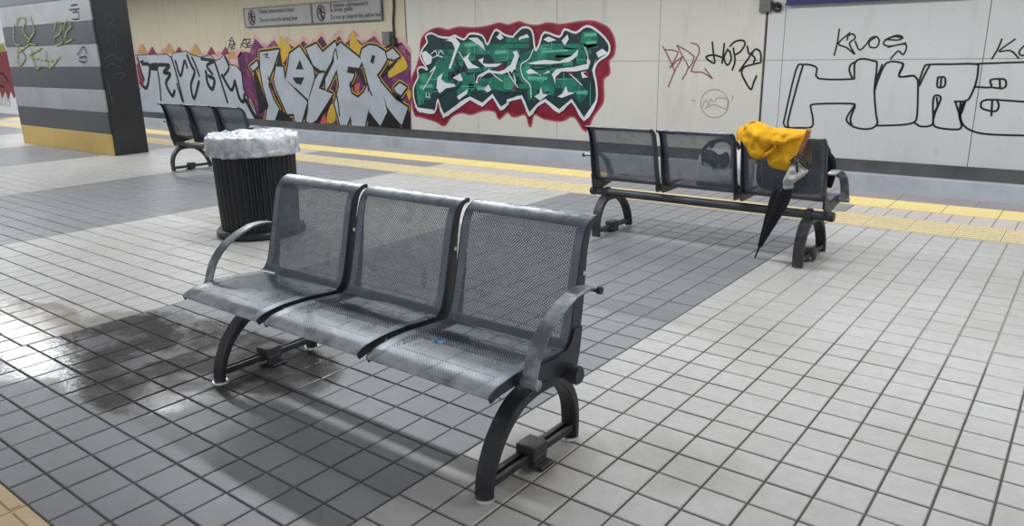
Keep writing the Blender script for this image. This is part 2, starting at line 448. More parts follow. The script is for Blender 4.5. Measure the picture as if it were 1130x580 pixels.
bm = bmesh.new(); box(bm, (-65*T, (WY+0.05)*T, (zs+zs2)/2*T), (226*T, 0.5*T, (zs-zs2)*T), 0.02*T, seg=1)
tag(link('trim_1', bm_mesh(bm, 'trim_1', MAT['skirting'])), 'dark grey band along the foot of the graffiti wall', None, None, 'structure')
bm = bmesh.new(); box(bm, (-65*T, (WY-0.4)*T, (zs2-8)/2*T), (226*T, 1.4*T, (zs2+8)*T), 0.03*T, seg=1)
tag(link('baseboard_back', bm_mesh(bm, 'baseboard_back', MAT['plinth'])), 'pale painted plinth under the dark band beside the track', None, None, 'structure')
bm = bmesh.new(); box(bm, (-68*T, 48*T, -8.2*T), (190*T, 21*T, 0.4*T))
tag(link('track_bed', bm_mesh(bm, 'track_bed', MAT['trackbed'])), 'dark track bed between platform and wall', None, None, 'structure')
bm = bmesh.new(); box(bm, (-68*T, (Y5-0.75)*T, -4.5*T), (186*T, 0.6*T, 7*T))
tag(link('wall_platform_edge', bm_mesh(bm, 'wall_platform_edge', MAT['skirting'])), 'platform side wall down to the track', None, None, 'structure')
bm = bmesh.new(); box(bm, (-65*T, 15*T, 23.2*T), (230*T, 90*T, 0.4*T))
tag(link('ceiling', bm_mesh(bm, 'ceiling', MAT['ceiling'])), 'pale grey station ceiling', None, None, 'structure')

# ---- graffiti: flat paint on the wall, traced at wall distance
GM = {}
SPRAY = {'purple': (srgb(76, 34, 72), srgb(150, 92, 108)), 'pink': (srgb(208, 184, 168), srgb(186, 132, 138)), 'crimson': (srgb(112, 28, 46), srgb(150, 52, 66)), 'green': (srgb(28, 92, 80), srgb(64, 150, 124))}
def paint(name, col, rough=0.55):
    if name not in GM:
        if name in SPRAY:
            m, b, t = base('paint_'+name, col, 0.55, 0, 0.3); pos = t.add('ShaderNodeNewGeometry').outputs['Position']
            c = t.mix(t.ramp(t.noise(pos, 2.2, 5, 0.65), 0.42, 0.62), col, SPRAY[name][0])
            c = t.mix(t.ramp(t.noise(pos, 3.1, 4, 0.6), 0.52, 0.66), c, SPRAY[name][1]); t.link(c, b.inputs['Base Color']); GM[name] = m
        else: GM[name] = mottled('paint_'+name, col, tuple(c*0.82 for c in col[:3])+(1,), 2.2, rough)
    return GM[name]
C_ = dict(silver=srgb(178, 184, 192), black=srgb(13, 12, 15), purple=srgb(108, 52, 98), pink=srgb(206, 160, 158), yellow=srgb(205, 168, 52), plum=srgb(128, 44, 66),
          crimson=srgb(134, 34, 54), rose=srgb(176, 74, 92), teal=srgb(18, 52, 56), green=srgb(40, 124, 102), mint=srgb(92, 178, 150), white=srgb(222, 226, 228),
          red=srgb(150, 46, 52), redline=srgb(140, 66, 70), grey=srgb(150, 148, 142), ochre=srgb(190, 150, 90), olive=srgb(172, 172, 60), scrawl=srgb(142, 142, 74), chalk=srgb(74, 76, 78), orange=srgb(196, 92, 70))
def plane_px(s): return getattr(s, 'px', True)
class Layer:
    def __init__(s, plane=None): s.v, s.f = [], []; s.plane = plane or (lambda u, v: wp(u, v))
    def poly(s, pts, smooth=0):
        P = [s.plane(*p) for p in pts]
        if smooth: P = catmull(P, smooth, True)
        s.k = (getattr(s, 'k', 0)+1) % 16; b = len(s.v); s.v += [Vector((p.x, p.y, 0.0001*s.k)) for p in P]
        s.f += [tuple(b+i for i in t) for t in tessellate_polygon([[Vector((p.x, p.y, 0)) for p in P]])]
        return s
    def stroke(s, pts, wpx, closed=False, smooth=4, taper=False):
        P = [s.plane(*p) for p in pts]
        m = pts[len(pts)//2]; unit = abs((s.plane(m[0], m[1]+1)-s.plane(m[0], m[1])).length)
        w = wpx*unit/2*(1.3 if unit < 5 and plane_px(s) else 1.0)
        if smooth: P = catmull(P, smooth, closed)
        if closed: P = P+[P[0]]
        n = len(P)
        for i in range(n-1):
            d = P[i+1]-P[i]
            if d.length < 1e-6: continue
            d.normalize(); nn = Vector((-d.y, d.x))
            wa, wb = w, w
            if taper: wa = w*(1-0.75*i/n); wb = w*(1-0.75*(i+1)/n)
            b = len(s.v); e = 0.00173+0.00005*(i % 3)+0.00001*(len(s.v) % 3); s.v += [Vector((q.x, q.y, e)) for q in (P[i]+nn*wa, P[i]-nn*wa, P[i+1]-nn*wb, P[i+1]+nn*wb)]; s.f.append((b, b+1, b+2, b+3))
            if wpx >= 0.9:
                b = len(s.v); s.v += [Vector((P[i].x+wa*math.cos(a), P[i].y+wa*math.sin(a), 0.0019+0.00004*(i % 5))) for a in [k*math.pi/3 for k in range(6)]]
                s.f.append(tuple(range(b, b+6)))
        b = len(s.v); s.v += [Vector((P[-1].x+w*math.cos(a), P[-1].y+w*math.sin(a), 0.00215)) for a in [k*math.pi/3 for k in range(6)]]
        s.f.append(tuple(range(b, b+6)))
        return s
def crop(ox, oy, sc):
    return lambda pts: [(ox+p[0]/sc, oy+p[1]/sc) for p in pts]
GY = [0]
def emit(name, layer, col, parent, depth):
    y = WY*T-0.003-depth*0.003
    me = mesh(name, [(p.x*T, y-p.z, p.y*T) for p in layer.v], layer.f, paint(col, C_[col]))
    return link(name, me, parent)
def piece(label):
    return tag(link('graffiti', bpy.data.meshes.new('graffiti'), wall), label)
def layers(label, lst):
    """first layer is the graffiti part itself, the rest its sub-parts"""
    first = None
    for d, (nm, col, L) in enumerate(lst):
        o = emit('graffiti' if first is None else nm, L, col, wall if first is None else first, d)
        if first is None: first = tag(o, label)
    return first

a_ = crop(140, 30, 4.833); c2 = crop(260, 20, 4.458); c3 = crop(360, 20, 4.464); w_ = crop(140, 0, 3.531)
# silver letters, left piece
cloud = Layer().poly(w_([(35, 455), (30, 190), (45, 180), (60, 165), (80, 200), (95, 180), (120, 205), (150, 180), (165, 165), (185, 200), (205, 180), (230, 200), (265, 172), (290, 205), (325, 185), (345, 205), (380, 190), (410, 205), (440, 190), (500, 300), (500, 480)]))
yel = Layer()
for (x, y, r) in ((60, 190, 20), (165, 190, 24), (268, 195, 26), (410, 210, 18)):
    yel.poly(w_([(x-r, y+18), (x-r*0.4, y-5), (x, y-r), (x+r*0.5, y-6), (x+r, y+16)]))
for q in ([(190, 390), (215, 360), (225, 400)], [(355, 400), (375, 365), (390, 408)], [(470, 400), (480, 380), (500, 420)]): yel.poly(w_(q))
plum = Layer()
for x in (100, 205, 330, 385): plum.poly(w_([(x-18, 212), (x, 180), (x+18, 212)]))
plum.poly(w_([(38, 250), (55, 240), (75, 330), (50, 330)]))
sil_out = a_([(50, 150), (215, 146), (240, 165), (250, 140), (320, 130), (345, 150), (400, 162), (450, 150), (470, 180), (500, 172), (520, 150), (545, 200), (585, 208), (612, 240), (622, 330), (650, 390), (685, 440), (705, 505), (90, 465), (70, 340), (100, 280)])
jb = Layer().stroke(sil_out, 1.7, True, 0)
js = Layer().poly(sil_out)
jl = Layer()
for q, wd in (([(85, 195), (125, 205), (118, 290), (105, 325), (82, 305)], 2.2), ([(130, 205), (165, 200), (160, 220), (135, 218)], 2.6), ([(165, 215), (178, 300), (186, 390)], 1.4),
              ([(175, 200), (230, 205), (200, 240), (235, 250), (212, 300), (245, 365), (258, 340)], 2.4), ([(240, 160), (262, 230), (305, 395)], 1.6),
              ([(262, 180), (290, 260), (310, 180), (325, 215)], 2.0), ([(325, 150), (348, 205), (365, 240), (345, 310), (362, 380), (388, 290)], 2.2), ([(350, 160), (375, 215), (390, 260)], 1.6),
              ([(400, 168), (465, 180), (430, 205), (460, 250)], 2.0), ([(425, 235), (435, 300), (460, 330), (470, 280), (440, 260)], 2.4), ([(468, 175), (500, 270), (540, 400)], 1.8),
              ([(510, 255), (560, 335), (580, 285)], 2.2), ([(580, 290), (605, 380), (628, 395), (630, 360)], 2.4), ([(525, 155), (548, 215), (520, 260)], 1.6), ([(90, 180), (75, 185)], 1.2),
              ([(270, 300), (300, 395)], 1.4), ([(640, 390), (690, 480), (720, 490)], 3.2), ([(60, 160), (90, 270)], 1.2)):
    jl.stroke(a_(q), wd*1.35)
layers('graffiti of silver letters with black lines under small yellow spikes, left of the purple piece',
       [('cloud', 'pink', cloud), ('spikes', 'plum', plum), ('highlights', 'ochre', yel), ('outline', 'black', jb), ('letters', 'silver', js), ('lines', 'black', jl)])
# purple piece with big silver letters
cl = Layer().poly(w_([(440, 300), (432, 220), (450, 190), (470, 200), (498, 128), (520, 160), (548, 172), (575, 135), (598, 175), (622, 140), (655, 165), (690, 138), (715, 165), (760, 118), (785, 160), (828, 112), (850, 150), (885, 115), (920, 150), (965, 118), (1000, 165), (1040, 150), (1072, 140), (1108, 190), (1110, 512), (500, 478), (470, 400)]))
cp = Layer().poly(w_([(440, 300), (436, 225), (455, 200), (480, 205), (500, 150), (540, 190), (575, 155), (600, 195), (622, 165), (655, 185), (690, 158), (715, 185), (760, 140), (785, 180), (828, 140), (850, 170), (885, 140), (920, 170), (965, 140), (1000, 185), (1040, 170), (1072, 165), (1107, 210), (1108, 508), (500, 470), (470, 390)]))
cy = Layer()
for q in ([(600, 140), (622, 165), (640, 190), (605, 250), (590, 200)], [(880, 120), (905, 165), (930, 190), (900, 210), (870, 180)], [(490, 270), (520, 290), (535, 370), (510, 380), (500, 330)],
          [(1030, 220), (1070, 210), (1095, 260), (1060, 285), (1020, 300)], [(780, 470), (790, 420), (805, 405), (815, 460), (800, 480)], [(1085, 330), (1108, 360), (1100, 390)]): cy.poly(w_(q), 3)
co = Layer()
for q in ([(520, 350), (545, 410), (530, 400)], [(600, 475), (618, 445), (632, 478)], [(1005, 500), (1025, 455), (1045, 500)], [(890, 330), (910, 320), (905, 370), (890, 350)], [(755, 480), (770, 440), (785, 485)]): co.poly(w_(q))
L = {}
H1 = c2([(122, 168), (218, 155), (188, 245), (172, 285), (165, 330), (190, 400), (217, 445), (192, 515), (150, 512), (158, 455), (166, 430), (140, 340), (125, 250)])
H2 = c2([(192, 300), (203, 238), (238, 240), (245, 295), (300, 355), (357, 410), (325, 522), (296, 505), (290, 470), (258, 472), (228, 405), (202, 345)])
A1 = c2([(270, 175), (318, 140), (350, 188), (385, 245), (392, 290), (360, 400), (300, 345), (250, 300), (262, 235)])
Z1 = c2([(350, 150), (400, 126), (432, 168), (494, 116), (506, 160), (442, 268), (412, 345), (482, 372), (402, 500), (370, 522), (348, 500), (362, 405), (396, 300), (425, 258), (386, 232)])
E1 = c3([(46, 152), (75, 122), (182, 208), (165, 245), (112, 238), (106, 268), (142, 275), (132, 305), (116, 325), (128, 372), (160, 392), (190, 365), (206, 330), (214, 440), (192, 542), (130, 530), (124, 480), (102, 535), (74, 530), (44, 420), (68, 330), (56, 250), (20, 330), (0, 360), (0, 300), (40, 220)])
R1 = c3([(172, 190), (180, 155), (212, 133), (252, 138), (292, 165), (302, 205), (276, 250), (252, 280), (268, 305), (304, 462), (270, 530), (215, 460), (206, 385), (216, 345), (192, 250)])
R2 = c3([(258, 300), (285, 330), (345, 400), (406, 440), (376, 526), (345, 492), (305, 440), (285, 380)])
R3 = c3([(300, 170), (332, 150), (366, 188), (340, 205), (305, 196)])
R4 = c3([(338, 345), (366, 318), (400, 340), (372, 380), (350, 366)])
S1 = c2([(75, 240), (110, 210), (115, 235), (90, 258)])
hz = [H1, H2, A1, Z1, E1, R1, R2, R3, R4, S1]
yo, bo, so, bi = Layer(), Layer(), Layer(), Layer()
for q in hz:
    yo.stroke(q, 5.4, True, 0); bo.stroke(q, 3.6, True, 0); so.poly(q)
for q in ([(165, 500), (250, 478), (300, 520), (350, 520), (390, 515), (470, 375), (540, 530), (160, 520)],): bo.poly(c2([(100, 250), (130, 340), (165, 440), (120, 470), (90, 280)]))
bo.poly(c2([(215, 450), (260, 470), (300, 525), (180, 520)])); bo.poly(c2([(330, 525), (470, 375), (485, 400), (400, 525)]))
bo.poly(c2([(220, 160), (245, 300), (190, 300)])); bo.poly(c2([(440, 260), (510, 170), (520, 220), (420, 350)])); bo.poly(c3([(100, 240), (170, 235), (210, 350), (190, 330), (150, 260), (135, 300), (110, 290)]))
bo.poly(c3([(190, 250), (215, 345), (330, 240), (365, 195), (300, 240), (265, 300)])); bo.poly(c3([(205, 450), (275, 540), (305, 455), (375, 540), (410, 450), (415, 548), (210, 540)])); bo.poly(c3([(300, 320), (350, 400), (365, 320), (405, 335), (372, 395), (395, 430)]))
for q in ([(300, 252), (320, 203), (338, 252)], [(284, 291), (342, 291), (326, 328), (300, 320)]): bi.poly(c2(q))
for q in ([(230, 180), (246, 186), (236, 226), (221, 215)], [(120, 305), (135, 330), (125, 345)]): bi.poly(c3(q))
for q, wd in (([(385, 235), (410, 262), (440, 262)], 2.2), ([(300, 345), (357, 410), (350, 500)], 1.0), ([(165, 290), (185, 350), (232, 440)], 1.6), ([(140, 180), (165, 175), (150, 190), (170, 195)], 0.8)): bi.stroke(c2(q), wd)
for q, wd in (([(40, 340), (60, 400), (70, 480)], 1.4), ([(190, 250), (215, 345), (230, 380)], 1.4), ([(60, 200), (50, 152), (30, 220)], 1.2)): bi.stroke(c3(q), wd)
layers('big silver letters outlined in black and yellow on a purple cloud of spray paint',
       [('cloud', 'pink', cl), ('purple_fill', 'purple', cp), ('highlights', 'yellow', cy), ('sparks', 'orange', co), ('yellow_outline', 'yellow', yo), ('black_outline', 'black', bo), ('letters', 'silver', so), ('counters', 'black', bi)])
# two small black tags between the pieces
tg = Layer()
for q in ([(540, 120), (560, 55), (575, 115), (545, 95), (580, 90)], [(545, 70), (575, 80), (555, 120)], [(605, 110), (630, 60), (640, 110), (612, 90), (660, 85)], [(620, 70), (660, 65), (640, 100), (668, 112)], [(640, 100), (690, 95)]):
    tg.stroke(a_(q), 0.9)
layers('two small scribbled black tags above the silver letters', [('tag', 'black', tg)])
# green piece
b_ = crop(450, 20, 4.458); c_ = crop(560, 20, 4.4615)
crim = b_([(35, 470), (20, 380), (22, 300), (42, 250), (62, 180), (68, 110), (100, 70), (150, 52), (200, 62), (250, 48), (330, 52), (400, 42), (450, 28), (490, 38)]) + \
    c_([(30, 30), (60, 22), (100, 36), (150, 40), (200, 28), (260, 36), (330, 26), (400, 18), (450, 28), (500, 58), (526, 120), (520, 180), (496, 210), (500, 270), (470, 300), (470, 400), (450, 440), (420, 480), (385, 552), (340, 490), (310, 480), (265, 502), (180, 490), (130, 468), (112, 530), (90, 470), (30, 482)]) + \
    b_([(490, 458), (450, 492), (430, 455), (370, 450), (310, 470), (265, 460), (215, 480), (180, 525), (140, 505), (60, 480)])
wout = b_([(50, 440), (35, 400), (32, 340), (55, 290), (52, 252), (75, 240), (100, 252), (66, 190), (78, 150), (100, 118), (92, 90), (120, 74), (160, 92), (210, 96), (235, 86), (280, 105), (310, 76), (370, 86), (395, 130), (420, 80), (440, 58), (480, 82), (520, 92)]) + \
    c_([(40, 80), (80, 46), (125, 62), (140, 155), (160, 130), (185, 70), (260, 92), (285, 55), (340, 72), (390, 40), (440, 58), (500, 120), (500, 175), (450, 212), (430, 260), (440, 320), (440, 410), (380, 500), (320, 408), (258, 462), (190, 408), (150, 430), (110, 478), (75, 388), (10, 408)]) + \
    b_([(495, 420), (460, 448), (420, 384), (370, 428), (310, 394), (262, 418), (245, 438), (180, 482), (152, 400), (134, 464), (60, 454)])
crim = [tuple(p) for p in catmull(crim, 3, True)]; wout = [tuple(p) for p in catmull(wout, 3, True)]
g_rose = Layer().stroke(crim, 3.0, True, 0); g_crim = Layer().poly(crim)
g_teal = Layer().poly(wout)
g_green = Layer(); g_mint = Layer(); g_white = Layer(); g_dark = Layer(); g_hole = Layer()
def inside(p, poly):
    c = False; n = len(poly)
    for i in range(n):
        (x1, y1), (x2, y2) = poly[i], poly[i-1]
        if (y1 > p[1]) != (y2 > p[1]) and p[0] < (x2-x1)*(p[1]-y1)/(y2-y1)+x1: c = not c
    return c
rb_ = random.Random(11)
for row in range(14):                                    # painted brickwork inside the letters
    y = 42+row*6.3; x = 462+rb_.uniform(0, 8)
    while x < 668:
        wd = rb_.uniform(8, 19); hh = rb_.uniform(4.6, 6.2)
        q = [(x, y), (x+wd, y), (x+wd, y+hh), (x, y+hh)]
        if rb_.random() < 0.58 and all(inside((px+dx, py+dy), wout) for px, py in q for dx, dy in ((0, 0), (2, 2), (-2, -2))): g_green.poly(q)
        x += wd+0.8
for q in ([(60, 275), (110, 265), (150, 205), (210, 205), (200, 270), (150, 330), (100, 340), (50, 370), (40, 330)], [(270, 120), (360, 110), (385, 150), (330, 160), (300, 180), (270, 160)], [(250, 290), (330, 275), (330, 350), (270, 380), (240, 340)],
          [(410, 130), (490, 140), (495, 200), (430, 210), (400, 170)], [(350, 330), (450, 270), (530, 290), (535, 370), (430, 350), (380, 370)], [(45, 360), (90, 350), (80, 420), (55, 430)]): g_green.poly(b_(q))
for q in ([(60, 185), (160, 130), (345, 150), (330, 190), (170, 200), (80, 260)], [(370, 70), (440, 60), (450, 130), (400, 150), (360, 120)], [(80, 250), (225, 270), (240, 330), (120, 350), (60, 300)], [(260, 320), (350, 300), (400, 370), (360, 420), (330, 380)], [(350, 170), (390, 180), (380, 230), (340, 225)], [(150, 330), (240, 330), (230, 380), (150, 370)]): g_green.poly(c_(q))
for q in ([(280, 128), (350, 120), (352, 135), (285, 142)], [(60, 330), (120, 325), (122, 340), (62, 348)], [(340, 340), (400, 335), (400, 350), (345, 355)], [(430, 160), (490, 158), (490, 172), (432, 178)]): g_mint.poly(b_(q))
for q in ([(380, 75), (440, 72), (442, 88), (384, 92)], [(330, 360), (398, 355), (396, 372), (335, 376)], [(100, 285), (200, 290), (198, 304), (104, 300)], [(385, 115), (440, 110), (440, 125), (390, 130)], [(170, 160), (300, 152), (300, 164), (174, 172)]): g_mint.poly(c_(q))
for q in ([(330, 120), (332, 170)], [(270, 205), (330, 205)], [(430, 215), (495, 205), (495, 150)], [(480, 290), (480, 345), (530, 345)], [(100, 300), (160, 300)], [(265, 335), (330, 335), (330, 270)], [(120, 360), (190, 360)]): g_mint.stroke(b_(q), 0.6, False, 0)
for q in ([(160, 150), (220, 150), (220, 120)], [(160, 180), (160, 230)], [(345, 165), (345, 205), (410, 205)], [(280, 250), (280, 330)], [(355, 395), (355, 330)], [(100, 300), (180, 310), (180, 280)], [(240, 300), (300, 300)], [(410, 320), (410, 430)]): g_mint.stroke(c_(q), 0.6, False, 0)
g_white.stroke(wout, 1.9, True, 0)
for q in ([(35, 430), (60, 440), (130, 450), (134, 470), (60, 462)], [(150, 400), (182, 470), (245, 425), (262, 410), (310, 385), (370, 415), (420, 372), (462, 435), (500, 410), (500, 425), (460, 455), (420, 390), (370, 436), (310, 402), (250, 445), (178, 492)],
          [(190, 108), (235, 92), (262, 125), (245, 165), (214, 250), (205, 245), (236, 150), (222, 118)], [(70, 170), (92, 160), (125, 190), (118, 222), (95, 232), (80, 205)], [(300, 98), (345, 95), (372, 120), (386, 160), (350, 130)],
          [(150, 290), (178, 268), (168, 300), (190, 318), (230, 322), (240, 335), (190, 345), (160, 370), (145, 340)], [(225, 292), (262, 272), (276, 305), (256, 310)], [(275, 200), (310, 170), (300, 200), (320, 225), (360, 245), (300, 248)],
          [(335, 320), (350, 280), (400, 255), (450, 262), (475, 255), (510, 228), (535, 170), (535, 250), (470, 275), (400, 268), (365, 290), (350, 318)], [(350, 205), (378, 195), (372, 222), (405, 225), (470, 222), (440, 240), (385, 240)],
          [(378, 350), (400, 325), (415, 352), (395, 365)], [(245, 385), (300, 348), (295, 372), (270, 390), (255, 402)], [(520, 260), (535, 300), (535, 335)], [(440, 95), (458, 72), (475, 98), (458, 108)]): g_white.poly(b_(q))
for q in ([(0, 235), (30, 250), (45, 200), (30, 165), (50, 160), (62, 185), (45, 235), (25, 270)], [(100, 222), (180, 205), (260, 212), (320, 185), (352, 152), (348, 185), (310, 215), (225, 225), (140, 228)], [(222, 275), (245, 250), (330, 240), (395, 225), (400, 195), (412, 215), (400, 250), (340, 262), (270, 262), (240, 290), (240, 325)],
          [(60, 95), (100, 78), (112, 95), (80, 100), (60, 108)], [(180, 105), (205, 90), (245, 108), (205, 118)], [(270, 110), (300, 80), (305, 105), (285, 135)], [(440, 170), (470, 150), (500, 172), (450, 195)], [(365, 265), (392, 262), (400, 290), (372, 295)],
          [(135, 385), (160, 370), (168, 338), (178, 372), (205, 375), (165, 405)], [(250, 385), (275, 370), (292, 332), (300, 362), (335, 368), (270, 392)], [(95, 262), (118, 248), (150, 268), (165, 285), (205, 258), (215, 265), (170, 280), (140, 272), (105, 275)],
          [(0, 400), (75, 378), (112, 462), (150, 420), (190, 396), (258, 448), (320, 396), (380, 488), (440, 400), (440, 418), (380, 506), (320, 412), (258, 466), (190, 412), (150, 436), (110, 484), (72, 396), (0, 412)], [(440, 200), (428, 260), (440, 320), (430, 300), (420, 255)]): g_white.poly(c_(q))
for q, wd in (([(120, 175), (140, 160), (150, 185), (165, 160), (180, 175)], 0.9), ([(128, 195), (150, 185), (175, 192)], 0.9), ([(115, 265), (140, 240), (110, 300), (80, 350)], 1.0), ([(95, 365), (95, 390)], 0.8), ([(108, 365), (112, 390), (100, 385)], 0.8), ([(255, 165), (280, 205), (300, 240)], 0.9), ([(400, 250), (440, 290), (470, 310)], 0.8)): g_white.stroke(b_(q), wd)
for q, wd in (([(130, 155), (110, 200), (70, 230), (80, 290), (115, 330), (120, 390)], 1.0), ([(385, 145), (400, 190), (395, 215)], 1.0), ([(300, 265), (340, 300), (370, 330)], 0.9), ([(0, 250), (20, 290), (55, 340)], 1.0)): g_white.stroke(c_(q), wd)
for q, wd in (([(270, 250), (235, 275), (205, 300), (250, 260), (240, 200)], 3.0), ([(135, 385), (170, 375), (200, 350), (240, 345), (265, 320)], 2.2), ([(240, 390), (290, 375), (310, 350)], 1.6), ([(350, 185), (365, 225), (350, 245)], 2.0), ([(390, 285), (430, 275), (480, 250)], 1.8), ([(110, 100), (150, 110), (165, 130)], 4.5), ([(470, 370), (500, 360), (530, 365)], 2.0), ([(450, 90), (470, 85), (480, 120)], 2.0)): g_dark.stroke(b_(q), wd)
for q, wd in (([(120, 245), (150, 252), (215, 240), (240, 235)], 2.0), ([(100, 70), (118, 100), (118, 150)], 3.2), ([(130, 390), (165, 385), (205, 362)], 1.8), ([(245, 390), (290, 378), (340, 370)], 1.8), ([(20, 375), (60, 358), (75, 372)], 1.8), ([(470, 90), (490, 130), (460, 160)], 3.0), ([(195, 80), (240, 95)], 1.8), ([(415, 270), (420, 330)], 2.0), ([(230, 230), (260, 235)], 3)): g_dark.stroke(c_(q), wd)
for q in ([(345, 312), (352, 290), (366, 284), (352, 312)], [(440, 250), (462, 232), (480, 245), (460, 258)]): g_hole.poly(b_(q))
for q in ([(290, 265), (320, 262), (335, 285)], [(238, 312), (250, 285), (262, 282)], [(375, 268), (405, 262), (408, 290), (392, 285)], [(25, 350), (40, 325), (45, 350)]): g_hole.poly(c_(q))
layers('green and white wildstyle graffiti with a jagged crimson border',
       [('halo', 'rose', g_rose), ('crimson_border', 'crimson', g_crim), ('dark_fill', 'teal', g_teal), ('green_bricks', 'green', g_green), ('brick_lines', 'mint', g_mint), ('shadow_lines', 'teal', g_dark), ('white_outline', 'white', g_white), ('crimson_gaps', 'crimson', g_hole)])
# outline letters on the white panels
d_ = crop(850, 20, 4.14); e_ = crop(980, 20, 4.14); f_ = crop(720, 20, 4.836)
hu = Layer()
W0 = 1.55
for q in ([(75, 498), (62, 480), (66, 455), (118, 235), (150, 212), (190, 215), (214, 230), (220, 275), (368, 278), (384, 266), (385, 212), (402, 190), (432, 186), (470, 195), (488, 210), (476, 330), (484, 440), (490, 478), (470, 500), (430, 506), (382, 496), (350, 470), (354, 445), (382, 402), (368, 390), (202, 392), (186, 410), (194, 450), (190, 496), (130, 500)],): hu.stroke(d_(q), W0, True, 3)
for q in ([(150, 215), (125, 300), (82, 465), (84, 496)], [(386, 200), (366, 215), (362, 242), (376, 276)], [(388, 402), (366, 460), (376, 494)], [(475, 340), (486, 300), (530, 205), (600, 204), (606, 222), (588, 260), (600, 268), (655, 262)], [(512, 212), (482, 288), (476, 330)]): hu.stroke(d_(q), W0, False, 3)
for q in ([(60, 203), (68, 215), (50, 255), (62, 268), (112, 262), (130, 275), (137, 300), (133, 440), (118, 475), (60, 487), (-48, 490)],
          [(138, 300), (165, 225), (185, 212), (290, 210), (400, 209), (412, 230), (400, 300), (370, 368), (346, 382), (325, 440), (336, 490), (316, 508), (230, 500), (206, 480), (216, 430), (241, 370), (230, 352), (210, 358), (205, 400), (206, 470), (195, 490), (150, 494), (118, 475)],
          [(190, 215), (165, 262), (142, 310)], [(228, 270), (258, 270), (262, 300), (250, 315), (225, 312), (228, 270)], [(244, 272), (240, 313)], [(222, 362), (226, 400), (212, 430)], [(304, 380), (348, 380)], [(308, 382), (330, 440), (352, 384)], [(332, 382), (326, 420)],
          [(405, 208), (520, 204), (640, 200), (720, 199)], [(395, 313), (470, 315), (468, 282), (528, 278), (540, 300), (525, 320), (470, 315)], [(510, 280), (512, 318)], [(720, 384), (621, 381), (450, 372), (424, 400), (440, 416), (490, 425), (506, 402), (500, 378)], [(476, 378), (472, 445)],
          [(346, 385), (330, 440), (346, 490), (400, 520), (480, 531), (621, 535), (720, 536)]): hu.stroke(e_(q), W0, False, 3)
layers('large hollow black outline letters along the white wall panels', [('outline', 'black', hu)])
kr = Layer()
for q in ([(316, 50), (306, 115), (292, 170)], [(365, 66), (312, 115), (350, 135), (384, 164)], [(352, 100), (356, 82), (378, 72), (388, 92), (362, 116), (386, 162)], [(388, 105), (408, 145), (440, 118), (458, 92), (484, 84), (498, 104), (486, 132), (458, 132), (452, 108), (480, 88)], [(606, 92), (570, 84), (528, 100), (518, 118), (545, 128), (600, 118), (620, 112)]): kr.stroke(d_(q), 1.3)
for q in ([(0, 98), (50, 99), (66, 86), (42, 78), (10, 88), (-15, 100)], [(0, 132), (68, 118), (85, 130), (70, 166), (46, 150), (12, 185)]): kr.stroke(e_(q), 1.3)
layers('thin black tag reading like Kros above the hollow letters', [('tag', 'black', kr)])
ka = Layer()
for q in ([(520, 95), (502, 140), (474, 186)], [(580, 96), (508, 150), (560, 148), (598, 184)], [(640, 110), (600, 150), (612, 172), (640, 150), (650, 112), (655, 170)]): ka.stroke(e_(q), 1.3)
layers('thin black tag starting with K at the right edge of the wall', [('tag', 'black', ka)])
ho = Layer()
for q in ([(320, 128), (326, 190), (331, 240), (286, 210), (325, 196), (384, 214)], [(384, 136), (372, 240)], [(402, 166), (382, 212), (400, 250), (420, 222), (415, 182), (400, 166)], [(432, 160), (441, 228), (426, 276)], [(414, 150), (440, 126), (480, 118), (495, 138), (470, 178), (440, 196)], [(506, 150), (518, 192), (546, 168)], [(534, 185), (500, 232), (464, 282)], [(580, 236), (576, 182), (552, 165), (532, 190), (548, 216), (540, 236)], [(572, 238), (530, 248), (490, 262), (476, 290), (492, 330), (525, 380), (540, 345), (556, 308)]): ho.stroke(f_(q), 1.6)
layers('black marker tag reading like HOPYE beside the dark wall joint', [('tag', 'black', ho)])
dr = Layer()
for q in ([(56, 150), (90, 215), (120, 286)], [(62, 168), (138, 180), (92, 266)], [(92, 266), (160, 205), (120, 280), (85, 366)], [(132, 145), (162, 205), (192, 262), (160, 326)], [(132, 145), (224, 205), (186, 276)], [(205, 132), (240, 142), (250, 185), (206, 282), (262, 286), (320, 322)], [(280, 268), (320, 322)]): dr.stroke(f_(q), 1.0, False, 2)
layers('thin dark red tag of angular strokes left of the black marker tag', [('tag', 'redline', dr)])
ci = Layer()
ci.stroke(f_([(332+75*math.cos(k*0.4), 455+75*math.sin(k*0.4)) for k in range(16)]), 0.5, True, 2)
for q in ([(262, 480), (285, 435), (300, 465), (310, 430), (330, 450), (345, 425), (400, 432), (398, 480)], [(280, 480), (330, 462), (395, 486)], [(205, 435), (230, 442)], [(430, 410), (425, 440)]): ci.stroke(f_(q), 0.55)
layers('faint grey circle tag below the black marker tag', [('tag', 'grey', ci)])
p_ = crop(0, 0, 3.22)
rw = Layer().poly(p_([(-60, 150), (-20, 158), (20, 150), (40, 380), (-60, 372)])); ry = Layer().poly(p_([(-60, 150), (-20, 165), (10, 155), (22, 185), (-60, 200)])); rr = Layer().poly(p_([(-60, 200), (28, 180), (60, 310), (62, 335), (50, 350), (40, 325), (30, 355), (20, 325), (8, 350), (0, 320), (-60, 330)]))
rb = Layer().stroke(p_([(-20, 260), (10, 262), (30, 290)]), 2).stroke(p_([(-10, 300), (15, 310)]), 2)
layers('red and white graffiti at the left edge behind the striped pillar', [('white_fill', 'white', rw), ('yellow_top', 'olive', ry), ('red_fill', 'red', rr), ('lines', 'black', rb)])

